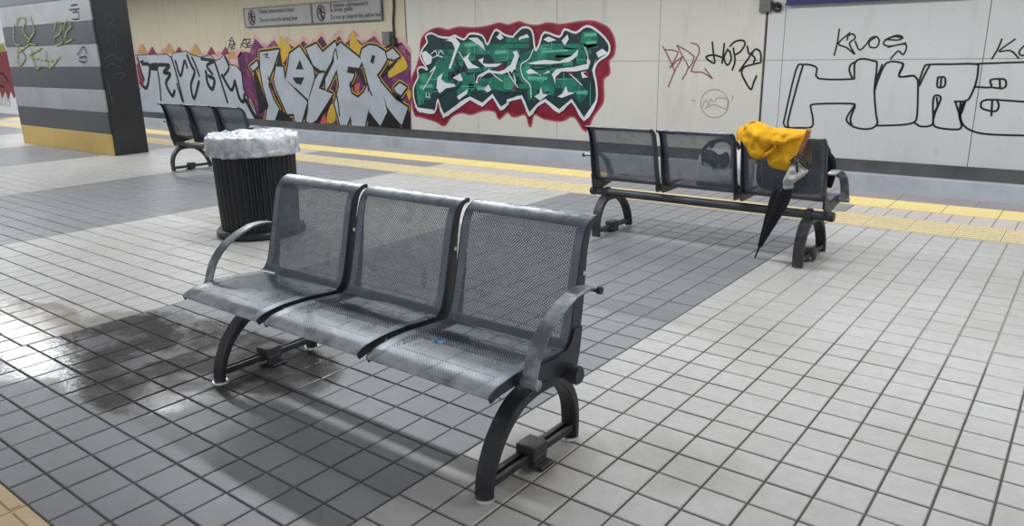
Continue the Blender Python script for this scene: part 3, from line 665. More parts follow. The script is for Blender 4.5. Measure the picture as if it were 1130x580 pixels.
# =================================================================== THINGS
# ---- striped pillar
PX0, PX1, PY0, PY1 = -86.2, -65.3, 19.95, 23.4
pil = tag(empty('pillar', ((PX0+PX1)/2*T, (PY0+PY1)/2*T, 0)), 'wide rectangular pillar striped in black and grey above a yellow base', 'pillar')
MAT['p_black'] = mottled('pillar_black', srgb(52, 54, 58), srgb(62, 64, 68), 1.5, 0.4)
MAT['p_side'] = mottled('pillar_side', srgb(30, 31, 35), srgb(38, 39, 44), 2, 0.3)
MAT['p_grey'] = mottled('pillar_grey', srgb(138, 140, 143), srgb(120, 122, 125), 1.6, 0.45)
MAT['p_yellow'] = mottled('pillar_yellow', srgb(188, 158, 88), srgb(174, 144, 80), 1.6, 0.5)
hx, hy = (PX1-PX0)/2*T, (PY1-PY0)/2*T
bm = bmesh.new(); box(bm, (0, 0, 11.5*T), (2*hx-0.01, 2*hy-0.02, 23*T))
link('core', bm_mesh(bm, 'pillar_core', MAT['p_side']), pil)
SZ = [0, 2.04, 4.08, 6.16, 8.22, 10.28, 12.3, 14.35, 16.4, 18.45, 20.5, 22.9]
for i in range(len(SZ)-1):
    bm = bmesh.new()
    for s in (-1,):
        box(bm, (0, s*(hy-0.006), (SZ[i]+SZ[i+1])/2*T), (2*hx, 0.024, (SZ[i+1]-SZ[i]-0.02)*T), 0.003, seg=1)
    link('stripe', bm_mesh(bm, 'stripe', MAT['p_yellow'] if i == 0 else MAT['p_black' if i % 2 else 'p_grey']), pil)
bm = bmesh.new(); box(bm, (hx-0.004, 0, 11.4*T), (0.02, 2*hy-0.05, 22.8*T), 0.003, seg=1)
link('side_panel', bm_mesh(bm, 'side_panel', MAT['p_side']), pil)
def flat_on(name, layer, col, parent, fn):
    me = mesh(name, [fn(p) for p in layer.v], layer.f, paint(col, C_[col])); return link(name, me, parent)
face = lambda u, v: Vector((lambda p: (p.x, p.z))(on_y(u, v, PY0)))
def on_x(u, v, x):
    d = ray(u, v); return CAM + d*((x-CAM.x)/d.x)
side = lambda u, v: Vector((lambda p: (p.y, p.z))(on_x(u, v, PX1)))
sc = Layer(face)
for q in ([(52, 85), (55, 150), (75, 160)], [(62, 90), (70, 65), (95, 70), (85, 110), (110, 150), (70, 185)], [(110, 60), (125, 110), (105, 150), (130, 160)], [(195, 110), (205, 80), (225, 85), (215, 120), (195, 135), (200, 160), (225, 150), (215, 120)], [(230, 105), (240, 75), (258, 90), (240, 115), (235, 150), (260, 140)], [(65, 165), (70, 230), (95, 205), (80, 180)], [(115, 175), (130, 240), (150, 235)], [(165, 180), (180, 240), (215, 200)], [(150, 170), (110, 200), (190, 215)]): sc.stroke(p_(q), 1.3)
o = flat_on('spray_tag', sc, 'scrawl', pil, lambda p: ((p.x-(PX0+PX1)/2)*T, -hy-0.020, p.y*T)); o['label'] = 'faded yellow-green spray scrawl'
sc = Layer(face)
for q in ([(255, 20), (275, 15)], [(250, 35), (285, 30)], [(262, 45), (280, 40), (282, 65), (260, 68)], [(280, 195), (300, 165), (312, 190)], [(285, 205), (310, 200), (305, 220), (285, 215)]): sc.stroke(p_(q), 0.9)
flat_on('ink_tag', sc, 'black', pil, lambda p: ((p.x-(PX0+PX1)/2)*T, -hy-0.020, p.y*T))
sc = Layer(side)
for q in ([(370, 70), (385, 45), (400, 75), (380, 85)], [(375, 95), (400, 90), (415, 105)], [(360, 130), (385, 125), (380, 150)], [(390, 130), (410, 125), (412, 165)], [(370, 210), (400, 195), (425, 215), (440, 200)], [(375, 240), (395, 225), (430, 240)], [(400, 265), (440, 260), (430, 280)], [(385, 290), (390, 330)], [(395, 340), (400, 370)]): sc.stroke(p_(q), 0.7)
flat_on('chalk_tag', sc, 'chalk', pil, lambda p: (hx+0.008, (p.x-(PY0+PY1)/2)*T, p.y*T))

# ---- benches
def make_bench():
    root = empty('bench')
    # seat shells
    prof = [(-3.44, 2.54), (-3.42, 2.62), (-3.2, 2.72), (-2.9, 2.77), (-2.5, 2.80), (-1.9, 2.79), (-1.3, 2.74), (-0.98, 2.72), (-0.82, 2.76), (-0.68, 2.92), (-0.57, 3.2), (-0.42, 3.78), (-0.32, 4.2), (-0.2, 4.7), (-0.1, 5.05), (0.02, 5.27), (0.2, 5.42), (0.42, 5.5), (0.52, 5.47)]
    rear = [(0.5, 5.38), (0.34, 5.36), (0.2, 5.22), (0.1, 4.95), (0.02, 4.6), (-0.04, 4.1), (-0.1, 3.6), (-0.24, 2.9), (-0.3, 2.52), (-0.76, 2.48), (-1.6, 2.5), (-2.4, 2.54), (-3.1, 2.52), (-3.4, 2.46)]
    P = catmull([Vector(p) for p in prof], 4); Wd = 3.48
    V, FF, UVs = [], [], []; nx = 8; acc = [0]
    for i in range(1, len(P)): acc.append(acc[-1]+(P[i]-P[i-1]).length)
    for i, p in enumerate(P):
        for k in range(nx+1):
            x = -Wd/2+Wd*k/nx
            V.append((x*T, p.x*T, p.y*T)); UVs.append((x*T, acc[i]*T))
    for i in range(len(P)-1):
        for k in range(nx):
            a = i*(nx+1)+k; FF.append((a, a+1, a+nx+2, a+nx+1))
    nv = len(V); N2 = []                                   # second face of the 2.5 mm sheet
    for i, p in enumerate(P):
        d = (P[min(i+1, len(P)-1)]-P[max(i-1, 0)]).normalized(); nn = Vector((d.y, -d.x))*0.017
        for k in range(nx+1): N2.append((V[i*(nx+1)+k][0], (p.x+nn.x)*T, (p.y+nn.y)*T))
    V += N2; UVs += UVs; FF += [tuple(nv+q for q in reversed(f)) for f in FF]
    me = mesh('seat', V, FF, MAT['perf'], True)
    uvl = me.uv_layers.new(name='UVMap')
    for l in me.loops: uvl.data[l.index].uv = UVs[l.vertex_index]
    out = P + catmull([Vector(p) for p in rear], 3)
    bm = bmesh.new()
    tris = tessellate_polygon([[Vector((p.x, p.y, 0)) for p in out]])
    va = [bm.verts.new((-0.02*T, p.x*T, p.y*T)) for p in out]; vb = [bm.verts.new((0.02*T, p.x*T, p.y*T)) for p in out]
    for t in tris: bm.faces.new([va[i] for i in t]); bm.faces.new([vb[i] for i in reversed(t)])
    for i in range(len(out)):
        j = (i+1) % len(out); bm.faces.new((va[i], va[j], vb[j], vb[i]))
    plate = bm_mesh(bm, 'side_plate', MAT['side_plate'])
    bm = bmesh.new(); cyl(bm, (0, 0, 0), (0.03*T, 0, 0), 0.05*T, n=10); bolt = bm_mesh(bm, 'bolt', MAT['glide'])
    for c in (-3.79, 0, 3.79):
        s = link('seat', me, root, (c*T, 0, 0))
        for sx in (-1, 1):
            pl = link('side_plate', plate, s, (sx*(Wd/2+0.0)*T, 0, 0))
        for (y, z) in ((-2.6, 2.66), (-0.12, 4.3)):
            link('bolt', bolt, s, ((Wd/2+0.02)*T, y*T, z*T))
    # beam with end caps
    bm = bmesh.new(); cyl(bm, (-5.7*T, -0.75*T, 2.16*T), (5.7*T, -0.75*T, 2.16*T), 0.19*T, n=28)
    bmo = link('beam', bm_mesh(bm, 'beam', MAT['beam'], True, 0.6), root)
    for sx in (-1, 1):
        bm = bmesh.new(); cyl(bm, (sx*5.66*T, -0.75*T, 2.16*T), (sx*5.84*T, -0.75*T, 2.16*T), 0.215*T, n=28)
        cyl(bm, (sx*5.84*T, -0.75*T, 2.16*T), (sx*5.89*T, -0.75*T, 2.16*T), 0.18*T, n=28)
        link('end_cap', bm_mesh(bm, 'end_cap', MAT['cast'], True, 0.6), bmo)
    # legs
    outer = [(-3.08, 0.06), (-2.98, 0.57), (-2.64, 1.2), (-2.12, 1.67), (-1.64, 1.85), (-1.0, 1.9), (-0.48, 1.8), (-0.1, 1.45), (0.13, 1.0), (0.19, 0.5), (0.17, 0.06)]
    th = [0.15, 0.17, 0.2, 0.24, 0.27, 0.29, 0.27, 0.23, 0.2, 0.17, 0.15]
    arch = [p*T for p in catmull([Vector(p) for p in outer], 5)]
    tt = [p.x*T for p in catmull([Vector((t, 0)) for t in th], 5)]
    bm = bmesh.new(); sweep_band(bm, arch, 0.44*T, tt, 0.03*T)
    leg_me = bm_mesh(bm, 'leg', MAT['cast'], True, 0.7)
    bm = bmesh.new()
    for sx in (-0.1, 0.1):
        a, b = Vector((sx*T, -2.98*T, 0.33*T)), Vector((sx*T, 0.12*T, 0.30*T))
        box(bm, (a+b)/2, (0.1*T, (b-a).length, 0.17*T), 0.015*T, seg=1)
    box(bm, (0, -1.43*T, 0.24*T), (0.12*T, 3.0*T, 0.07*T))
    rail_me = bm_mesh(bm, 'stretcher', MAT['cast'])
    bm = bmesh.new()
    box(bm, (0, -1.38*T, 0.40*T), (0.52*T, 0.56*T, 0.36*T), 0.05*T)
    for sx in (-1, 1): box(bm, (sx*0.22*T, -1.38*T, 0.2*T), (0.1*T, 0.44*T, 0.3*T), 0.03*T, seg=1)
    box(bm, (0.2*T, -1.3*T, 0.045*T), (0.4*T, 0.5*T, 0.09*T), 0.02*T, seg=1)
    clamp_me = bm_mesh(bm, 'clamp', MAT['cast'], True, 0.6)
    bm = bmesh.new()
    box(bm, (0, -0.75*T, 2.14*T), (0.3*T, 0.46*T, 0.5*T), 0.06*T)
    box(bm, (0, -0.98*T, 1.95*T), (0.26*T, 0.5*T, 0.2*T), 0.03*T)
    sad_me = bm_mesh(bm, 'beam_clamp', MAT['cast'], True, 0.6)
    bm = bmesh.new(); cyl(bm, (0, 0, 0), (0, 0, 0.06*T), 0.24*T, 0.22*T, n=24); glide_me = bm_mesh(bm, 'foot_glide', MAT['glide'], True, 0.6)
    for x in (-4.85, 5.02):
        lg = link('leg', leg_me, root, (x*T, 0, 0))
        link('stretcher', rail_me, lg); link('clamp', clamp_me, lg); link('beam_clamp', sad_me, lg)
        link('foot_glide', glide_me, lg, (0, -3.06*T, 0)); link('foot_glide', glide_me, lg, (0, 0.16*T, 0))
    # armrests
    arm = [p*T for p in catmull([Vector(p) for p in ((-0.12, 4.02), (-0.55, 4.1), (-1.05, 4.04), (-1.75, 3.74), (-2.2, 3.33), (-2.43, 2.88), (-2.5, 2.56))], 6)]
    bm = bmesh.new(); sweep_band(bm, arch and arm, 0.36*T, 0.06*T, 0.012*T)
    arm_me = bm_mesh(bm, 'armrest', MAT['arm_steel'], True, 0.7)
    for sx in (-1, 1):
        ar = link('armrest', arm_me, root, (sx*5.8*T, 0, 0))
        bk = [Vector(p)*T for p in ((-0.2, 3.1), (-0.3, 2.6), (-0.4, 2.24), (-0.62, 2.12), (-0.95, 2.14), (-1.5, 2.3), (-2.1, 2.42), (-2.62, 2.46), (-2.66, 2.72), (-1.2, 2.68), (-0.8, 2.72), (-0.62, 2.9), (-0.52, 3.1))]
        bm = bmesh.new(); va = [bm.verts.new((-sx*0.26*T, p.x, p.y)) for p in bk]; vb = [bm.verts.new((-sx*0.2*T, p.x, p.y)) for p in bk]
        for t_ in tessellate_polygon([[Vector((p.x, p.y, 0)) for p in bk]]): bm.faces.new([va[i] for i in t_]); bm.faces.new([vb[i] for i in reversed(t_)])
        for i in range(len(bk)): bm.faces.new((va[i], va[(i+1) % len(bk)], vb[(i+1) % len(bk)], vb[i]))
        link('bracket', bm_mesh(bm, 'arm_bracket', MAT['side_plate']), ar)
        bm = bmesh.new(); cyl(bm, (-sx*0.22*T, -2.45*T, 2.6*T), (sx*0.2*T, -2.45*T, 2.6*T), 0.11*T, n=16)
        link('spacer', bm_mesh(bm, 'spacer', MAT['arm_steel'], True, 0.6), ar)
        bm = bmesh.new(); cyl(bm, (-sx*0.24*T, -0.2*T, 4.0*T), (sx*0.17*T, -0.2*T, 4.0*T), 0.05*T, n=12)
        cyl(bm, (sx*0.17*T, -0.18*T, 4.0*T), (sx*0.26*T, -0.18*T, 4.0*T), 0.09*T, n=12)
        k = link('bolt_cap', bm_mesh(bm, 'bolt_cap', MAT['black_plastic'], True, 0.6), ar)
    return root
G = 'three-seat perforated steel benches on the platform'
bench = make_bench(); bench.location = (-5.45*T, 0, 0)
far = copy_tree(bench); far.location = (-5.4*T, 17.9*T, 0); far.rotation_euler = (0, 0, math.pi)
left = copy_tree(bench); left.location = (-45.45*T, 17.9*T, 0); left.rotation_euler = (0, 0, math.pi)
tag(bench, 'nearest dark grey perforated steel bench with three seats facing the camera', 'bench', G)
tag(far, 'steel bench seen from behind with a yellow jacket over its back', 'bench', G)
tag(left, 'steel bench seen from behind, half hidden by the black litter bin', 'bench', G)
# blue paint dab on the near bench
def on_seat(u, v): return on_z(u, v, 2.79)
lay = Layer(lambda u, v: Vector((lambda p: (p.x, p.y))(on_seat(u, v))))
for k in range(7):
    a = k*0.9; lay.stroke([(482+6*math.cos(a)*(0.3+0.1*k), 376+2.5*math.sin(a)), (484+5*math.cos(a+1), 377+2.5*math.sin(a+1))], 1.0, False, 0)
MAT['blue_dab'] = mottled('blue_dab', srgb(70, 150, 180), srgb(60, 130, 160), 6)
o = link('paint_dab', mesh('paint_dab', [((p.x+5.45)*T, p.y*T, 2.802*T) for p in lay.v], lay.f, MAT['blue_dab']), bench); o['label'] = 'small light blue paint dab'
# yellow scribbles on the back of the far bench's seat
MAT['scribble'] = mottled('scribble', srgb(150, 140, 50), srgb(120, 112, 44), 6)
def back_y(z): return 17.9+0.18+(5.0-z)*0.24
for q in ([(884, 162), (893, 160), (902, 162)], [(886, 165), (896, 164), (905, 166)], [(908, 170), (907, 185), (905, 208)], [(838, 178), (836, 205)]):
    lay = Layer(lambda u, v: Vector((lambda p: (p.x, p.z))(on_y(u, v, 17.9)))).stroke(q, 1.0)
    o = link('paint_scribble', mesh('paint_scribble', [(-(p.x+5.4)*T, -(back_y(p.y)-17.9-0.06)*T, p.y*T) for p in lay.v], lay.f, MAT['scribble']), far); o['label'] = 'yellow marker scribble'

# ---- litter bin
bx, by = -25.75, 9.0
binr = tag(empty('litter_bin', (bx*T, by*T, 0)), 'black ribbed round litter bin lined with a plastic bag', 'litter bin')
V, FF = [], []; n = 160; rows = [(0.05, 1.97), (0.12, 1.98), (2.4, 2.03), (4.55, 2.08), (4.62, 2.1)]
for (z, r) in rows:
    for k in range(n):
        a = 6.28318*k/n; ph = (k % 4)
        rr = r*(1.0 if ph in (0, 1) else 0.955)
        V.append((rr*math.cos(a)*T, rr*math.sin(a)*T, z*T))
for i in range(len(rows)-1):
    for k in range(n): FF.append((i*n+k, i*n+(k+1) % n, (i+1)*n+(k+1) % n, (i+1)*n+k))
link('body', mesh('bin_body', V, FF, MAT['bin_black']), binr)
def lathe(rows, n, mat, name, fn=None, smooth=True):
    V, FF = [], []
    for i, (r, z) in enumerate(rows):
        for k in range(n):
            a = 6.28318*k/n
            p = Vector((r*math.cos(a), r*math.sin(a), z))
            V.append((fn(p, i, a) if fn else p)*T)
    for i in range(len(rows)-1):
        for k in range(n): FF.append((i*n+k, i*n+(k+1) % n, (i+1)*n+(k+1) % n, (i+1)*n+k))
    FF.append(tuple(reversed(range(n)))); FF.append(tuple(range((len(rows)-1)*n, len(rows)*n)))
    return mesh(name, V, FF, mat, smooth)
link('base_ring', lathe([(1.9, 0), (2.2, 0), (2.26, 0.08), (2.26, 0.24), (2.2, 0.34), (2.05, 0.4), (1.95, 0.4)], 72, MAT['bin_black'], 'base_ring'), binr)
link('rim', lathe([(2.05, 4.5), (2.2, 4.52), (2.24, 4.6), (2.24, 4.78), (2.18, 4.86), (1.9, 4.86)], 72, MAT['bin_black'], 'rim'), binr)
m, b, t = base('plastic_liner', srgb(206, 209, 214), 0.22, 0, 0.6)
oc = t.add('ShaderNodeTexCoord').outputs['Object']
t.link(t.mix(t.ramp(t.noise(oc, 14, 5, 0.7), 0.4, 0.68), srgb(205, 208, 213), srgb(134, 137, 143)), b.inputs['Base Color'])
b.inputs['Transmission Weight'].default_value = 0.12
bp = t.add('ShaderNodeBump'); bp.inputs['Strength'].default_value = 0.8; bp.inputs['Distance'].default_value = 0.02
t.link(t.noise(oc, 11, 3, 0.5), bp.inputs['Height']); t.link(bp.outputs[0], b.inputs['Normal'])
def crumple(p, i, a):
    nz = noise.noise(p*1.6+Vector((3, 1, 5)))+0.6*noise.noise(p*4.0); k = 0.12 if i < 10 else 0.26
    n2 = abs(noise.noise(Vector((p.x*2.2, p.y*2.2, p.z*5))))
    rad = Vector((p.x, p.y, 0)).normalized()
    return p+rad*k*nz*0.7+Vector((0, 0, 1))*(k*nz*(0.9 if i > 4 else 0.45)-0.10*n2)
lr = [(2.16, 4.2)]+[(2.3, 4.22), (2.34, 4.3), (2.3, 4.42), (2.31, 4.6), (2.32, 4.8), (2.3, 5.0), (2.26, 5.12), (2.16, 5.2), (2.0, 5.22), (1.8, 5.18), (1.6, 5.2), (1.4, 5.14), (1.2, 5.18), (1.0, 5.1), (0.8, 5.12), (0.6, 5.08), (0.4, 5.1), (0.2, 5.08), (0.05, 5.08)]
link('bag_liner', lathe(lr, 120, m, 'bag_liner', crumple), binr)['label'] = 'crumpled translucent white plastic bag'

# ---- wall signs
def text_mesh(body, size, name):
    cu = bpy.data.curves.new(name, 'FONT'); cu.body = body; cu.size = size; cu.resolution_u = 3; cu.offset = 0.002
    o = bpy.data.objects.new(name, cu); COL.objects.link(o)
    dg = bpy.context.evaluated_depsgraph_get(); me = bpy.data.meshes.new_from_object(o.evaluated_get(dg))
    bpy.data.objects.remove(o); return me
MAT['sign_grey'] = mottled('sign_grey', srgb(160, 160, 160), srgb(146, 146, 147), 3, 0.45)
MAT['sign_edge'] = mottled('sign_edge', srgb(112, 112, 112), srgb(96, 96, 96), 3, 0.45)
MAT['ink'] = base('ink', srgb(32, 30, 30), 0.5)[0]
MAT['ring_red'] = base('ring_red', srgb(84, 48, 48), 0.5)[0]
s0, s1, s2 = wp(270.5, 9), wp(347, 26), wp(424, 23)
zt, zb = (wp(270, 9).y+wp(423, -2).y)/2, (wp(275, 30).y+wp(424, 23).y)/2
def wall_sign(x0, x1, lines, label, posture):
    root = tag(empty('wall_sign', ((x0+x1)/2*T, (WY-0.0)*T, zb*T)), label, 'sign', 'grey warning signs on the wall')
    W_, H_ = (x1-x0)*T, (zt-zb)*T
    bm = bmesh.new(); box(bm, (0, -0.03, H_/2), (W_-0.01, 0.05, H_), 0.006, seg=1); link('panel', bm_mesh(bm, 'sign_panel', MAT['sign_grey']), root)
    bm = bmesh.new()
    for z in (0.012, H_-0.012): box(bm, (0, -0.034, z), (W_, 0.056, 0.024))
    for sx in (-1, 1): box(bm, (sx*(W_/2-0.012), -0.034, H_/2), (0.024, 0.056, H_-0.046))
    link('frame', bm_mesh(bm, 'sign_frame', MAT['sign_edge']), root)
    y = -0.058
    px, pz, r = -W_/2+0.30, H_*0.5, H_*0.36
    L_ = Layer(lambda u, v: Vector((u, v))); L_.px = False
    L_.stroke([(px+r*math.cos(k*0.3142)*0.8, pz+r*math.sin(k*0.3142)) for k in range(20)], 0.034, True, 0); L_.stroke([(px-r*0.55, pz+r*0.7), (px+r*0.55, pz-r*0.7)], 0.03, False, 0)
    M_ = Layer(lambda u, v: Vector((u, v))); M_.px = False
    M_.poly([(px+0.05*math.cos(k), pz+r*0.56+0.035*math.sin(k)) for k in [i*0.7854 for i in range(8)]])
    M_.stroke([(px, pz+r*0.36), (px, pz-r*0.1)], 0.075, False, 0); M_.stroke([(px, pz-r*0.1), (px-0.045*posture, pz-r*0.68)], 0.042, False, 0); M_.stroke([(px, pz-r*0.1), (px+0.05, pz-r*0.66)], 0.042, False, 0)
    M_.stroke([(px, pz+r*0.3), (px-0.09, pz-r*0.05)], 0.03, False, 0); M_.stroke([(px, pz+r*0.3), (px+0.09, pz+r*0.02*posture)], 0.03, False, 0)
    # widths above are metres: Layer.stroke scales by one unit, which is one metre here
    link('pictogram', mesh('pictogram', [(p.x, y, p.y) for p in M_.v], M_.f, MAT['ink']), root)
    link('prohibition_ring', mesh('ring', [(p.x, y-0.002, p.y) for p in L_.v], L_.f, MAT['ring_red']), root)
    for (body, zz, wmax) in lines:
        me = text_mesh(body, 0.13, 'lettering'); me.materials.clear(); me.materials.append(MAT['ink'])
        xs = [v.co.x for v in me.vertices]; k = wmax/(max(xs)-min(xs))
        for v in me.vertices: v.co = (v.co.x*k+(-W_/2+0.60), y, v.co.y*min(k*1.1, 0.95)+zz*H_)
        tag(link('lettering', me, root), None, None, None, 'stuff')
    return root
wall_sign(s0.x, s1.x, [('Vietato attraversare i binari', 0.68, 1.28), ('Do not cross the railway lines', 0.25, 1.36)], 'grey wall sign reading do not cross the railway lines', 1)
wall_sign(s1.x+0.1, s2.x, [('E vietato oltrepassare', 0.72, 1.15), ('la linea gialla', 0.52, 0.70), ('Do not go beyond the yellow line', 0.18, 1.5)], 'grey wall sign reading do not go beyond the yellow line', -0.3)
# blue station sign: only its lower edge shows
q0 = wp(870, 6); q1 = wp(1073, 0)
sb = tag(empty('station_sign', ((q0.x+q1.x)/2*T, WY*T, q0.y*T)), 'dark blue station sign cut off by the top of the picture', 'sign')
MAT['sign_blue'] = mottled('sign_blue', srgb(30, 36, 96), srgb(26, 30, 84), 2, 0.35)
bm = bmesh.new(); box(bm, (0, -0.05, 0.32), ((q1.x-q0.x)*T, 0.08, 0.62), 0.008, seg=1); link('panel', bm_mesh(bm, 'blue_panel', MAT['sign_blue']), sb)
bm = bmesh.new(); box(bm, (0, -0.055, 0.012), ((q1.x-q0.x)*T+0.02, 0.1, 0.024)); box(bm, (0, -0.055, 0.632), ((q1.x-q0.x)*T+0.02, 0.1, 0.024)); link('frame', bm_mesh(bm, 'blue_frame', MAT['sign_blue']), sb)
# cables and boxes on the wall
MAT['cable'] = base('cable', srgb(46, 42, 42), 0.6)[0]
c0 = wp(435, -30); c1 = wp(437, 40)
cb = tag(empty('wall_cable', (c1.x*T, WY*T, c1.y*T)), 'dark cable dropping down the wall to a grey box', 'cable')
bm = bmesh.new(); tube(bm, [((wp(435.5, v).x-c1.x)*T+0.01*math.sin(v*0.2), -0.03, (wp(435.5, v).y-c1.y)*T) for v in range(-40, 46, 6)], 0.022); link('cable', bm_mesh(bm, 'cable_run', MAT['cable'], True), cb)
p0, p1 = wp(425, 35), wp(434, 50)
bm = bmesh.new(); box(bm, (((p0.x+p1.x)/2-c1.x)*T, -0.05, ((p0.y+p1.y)/2-c1.y)*T), ((p1.x-p0.x)*T, 0.1, (p0.y-p1.y)*T), 0.01); link('junction_box', bm_mesh(bm, 'jbox', MAT['sign_edge']), cb)
bm = bmesh.new(); box(bm, ((wp(437, 47).x-c1.x)*T, -0.05, (wp(437, 46).y-c1.y)*T), (0.1, 0.08, 0.16), 0.02); link('plug', bm_mesh(bm, 'plug', MAT['cable']), cb)
c1 = wp(848, 5)
cb = tag(empty('cable_bracket', (c1.x*T, WY*T, c1.y*T)), 'small looped cable at the top of the dark wall joint', 'cable')
bm = bmesh.new(); box(bm, (-0.02, -0.04, 0.05), (0.16, 0.08, 0.3), 0.01); link('bracket', bm_mesh(bm, 'bracket', MAT['sign_edge']), cb)
lp = [(848+11+4*math.cos(k*0.45), 8+4*math.sin(k*0.45)) for k in range(15)]+[(852, 3), (848, 2)]
bm = bmesh.new(); tube(bm, [((wp(*p).x-c1.x)*T, -0.04, (wp(*p).y-c1.y)*T) for p in lp], 0.02); link('cable', bm_mesh(bm, 'cable_loop', MAT['cable'], True), cb)

# ---- things on the far bench
def inflate(name, outline, y0, depth, mat, lean=0.0, res=26, wr=0.25, frq=1.6, seed=0, flat_back=0.25, smooth=4):
    """soft closed body: outline (x, z) in tiles seen along y, swelling towards the camera, creased by noise"""
    P = catmull([Vector(p) for p in outline], smooth, True); n = len(P)
    c = sum(P, Vector((0, 0)))/n
    V, FF = [], []; rings = 9
    for side_ in (1, -1):
        for r in range(rings+1):
            f = 1-r/rings
            for p in P:
                q = c+(p-c)*f
                h = math.sqrt(max(0, 1-f**2.6))
                w_n = noise.noise(Vector((q.x*frq+seed, q.y*frq, seed*1.7)))+0.5*noise.noise(Vector((q.x*frq*2.3, q.y*frq*2.1+seed, 4)))
                ridge = 1-abs(noise.noise(Vector((q.x*frq*0.9+q.y*0.5, q.y*frq*0.5+seed, 9))))*2
                d = depth*h*(1+wr*w_n*1.6+wr*ridge*0.7)*(1 if side_ > 0 else flat_back)
                V.append((q.x*T, (y0-side_*d+lean*(q.y-c.y))*T, q.y*T))
    m1 = (rings+1)*n
    for s in range(2):
        for r in range(rings):
            for k in range(n):
                a, b2, c3_, d2 = s*m1+r*n+k, s*m1+r*n+(k+1) % n, s*m1+(r+1)*n+(k+1) % n, s*m1+(r+1)*n+k
                FF.append((a, b2, c3_, d2) if s == 0 else (d2, c3_, b2, a))
    me = mesh(name, V, FF, mat, True)
    bm = bmesh.new(); bm.from_mesh(me); bmesh.ops.remove_doubles(bm, verts=bm.verts[:], dist=0.0004); bmesh.ops.recalc_face_normals(bm, faces=bm.faces[:]); bm.to_mesh(me); bm.free()
    me.polygons.foreach_set('use_smooth', [True]*len(me.polygons))
    return me
def outl(pts, y):
    return [(lambda p: (p.x, p.z))(on_y(u, v, y)) for (u, v) in pts]
def cloth(name, c1, c2, rough=0.8, sheen=0.2):
    m, b, t = base(name, c1, rough, 0, 0.3)
    oc = t.add('ShaderNodeTexCoord').outputs['Object']
    t.link(t.mix(t.ramp(t.noise(oc, 16, 5, 0.6), 0.4, 0.7), c1, c2), b.inputs['Base Color'])
    bp = t.add('ShaderNodeBump'); bp.inputs['Strength'].default_value = 0.35; bp.inputs['Distance'].default_value = 0.01
    t.link(t.noise(oc, 40, 4), bp.inputs['Height']); t.link(bp.outputs[0], b.inputs['Normal'])
    return m
MAT['jacket'] = cloth('jacket', srgb(226, 172, 34), srgb(206, 150, 24))
MAT['lining'] = cloth('lining', srgb(128, 72, 34), srgb(110, 60, 28))
MAT['bag_grey'] = cloth('bag_grey', srgb(216, 216, 222), srgb(190, 190, 198), 0.5)
MAT['bag_white'] = cloth('bag_white', srgb(232, 232, 234), srgb(215, 215, 220), 0.5)
MAT['bag_dark'] = cloth('bag_dark', srgb(36, 36, 48), srgb(28, 28, 38), 0.6)
MAT['black_cloth'] = cloth('black_cloth', srgb(16, 16, 18), srgb(12, 12, 14), 0.8)
MAT['umbrella'] = cloth('umbrella_cloth', srgb(24, 25, 34), srgb(16, 17, 24), 0.55)
MAT['umb_white'] = cloth('umb_white', srgb(176, 176, 172), srgb(150, 150, 148), 0.6)
MAT['wood'] = mottled('wood', srgb(168, 112, 62), srgb(140, 90, 48), 12, 0.45)
YJ = 17.15
jk = tag(empty('jacket', (-2.6*T, YJ*T, 5.0*T)), 'mustard yellow hooded jacket thrown over the bench back', 'jacket')
def onto(me, name, root):
    for v in me.vertices: v.co -= root.location
    return link(name, me, root)
body = outl([(838, 146), (852, 140), (868, 146), (880, 147), (893, 142), (892, 150), (886, 162), (880, 176), (874, 189), (862, 188), (848, 183), (847, 172), (850, 162), (842, 158)], YJ)
onto(inflate('body', body, YJ+0.05, 0.34, MAT['jacket'], 0.0, wr=0.35, frq=1.5, seed=2), 'body', jk)
hood = outl([(818, 150), (821, 140), (830, 133), (842, 135), (852, 141), (858, 152), (852, 165), (842, 174), (832, 174), (826, 164), (821, 156)], YJ-0.15)
onto(inflate('hood', hood, YJ-0.2, 0.42, MAT['jacket'], 0.0, wr=0.4, frq=1.7, seed=7), 'hood', jk)
shoulder = outl([(846, 148), (856, 142), (868, 144), (880, 146), (884, 152), (872, 158), (858, 160), (848, 158)], YJ-0.3)
onto(inflate('shoulder', shoulder, YJ-0.28, 0.26, MAT['jacket'], 0.0, wr=0.45, frq=2.0, seed=11), 'shoulder', jk)
V, FF = [], []; prof2 = catmull([Vector(p) for p in ((17.17, 5.25), (17.18, 5.4), (17.25, 5.56), (17.5, 5.68), (17.8, 5.6), (18.06, 5.32), (18.25, 4.9), (18.42, 4.3))], 5); nx = 24
for s2 in (0.0, 0.07):
    for i, p in enumerate(prof2):
        d = (prof2[min(i+1, len(prof2)-1)]-prof2[max(i-1, 0)]).normalized(); nn = Vector((-d.y, d.x))
        for k in range(nx+1):
            x = -3.3+2.7*k/nx; wv = 0.06*(1+noise.noise(Vector((x*1.5, i*0.12, 3))))+s2
            q = p+nn*wv; V.append(Vector((x, q.x, q.y))*T)
m1 = len(prof2)*(nx+1)
for s2 in (0, m1):
    for i in range(len(prof2)-1):
        for k in range(nx): a2 = s2+i*(nx+1)+k; FF.append((a2, a2+1, a2+nx+2, a2+nx+1))
for i in range(len(prof2)-1):
    for k in (0, nx): a2 = i*(nx+1)+k; FF.append((a2, a2+nx+1, a2+nx+1+m1, a2+m1))
onto(mesh('front_side', V, FF, MAT['jacket'], True), 'front_side', jk)
op = outl([(818, 148), (822, 139), (829, 134), (834, 137), (829, 143), (824, 150)], YJ-0.5)
onto(inflate('hood_opening', op, YJ-0.36, 0.16, MAT['lining'], 0.0, wr=0.2, seed=3), 'hood_opening', jk)
hm = [(lambda p: p)(on_y(u, v, YJ-0.42)) for (u, v) in ((858, 152), (856, 160), (850, 167), (842, 172))]
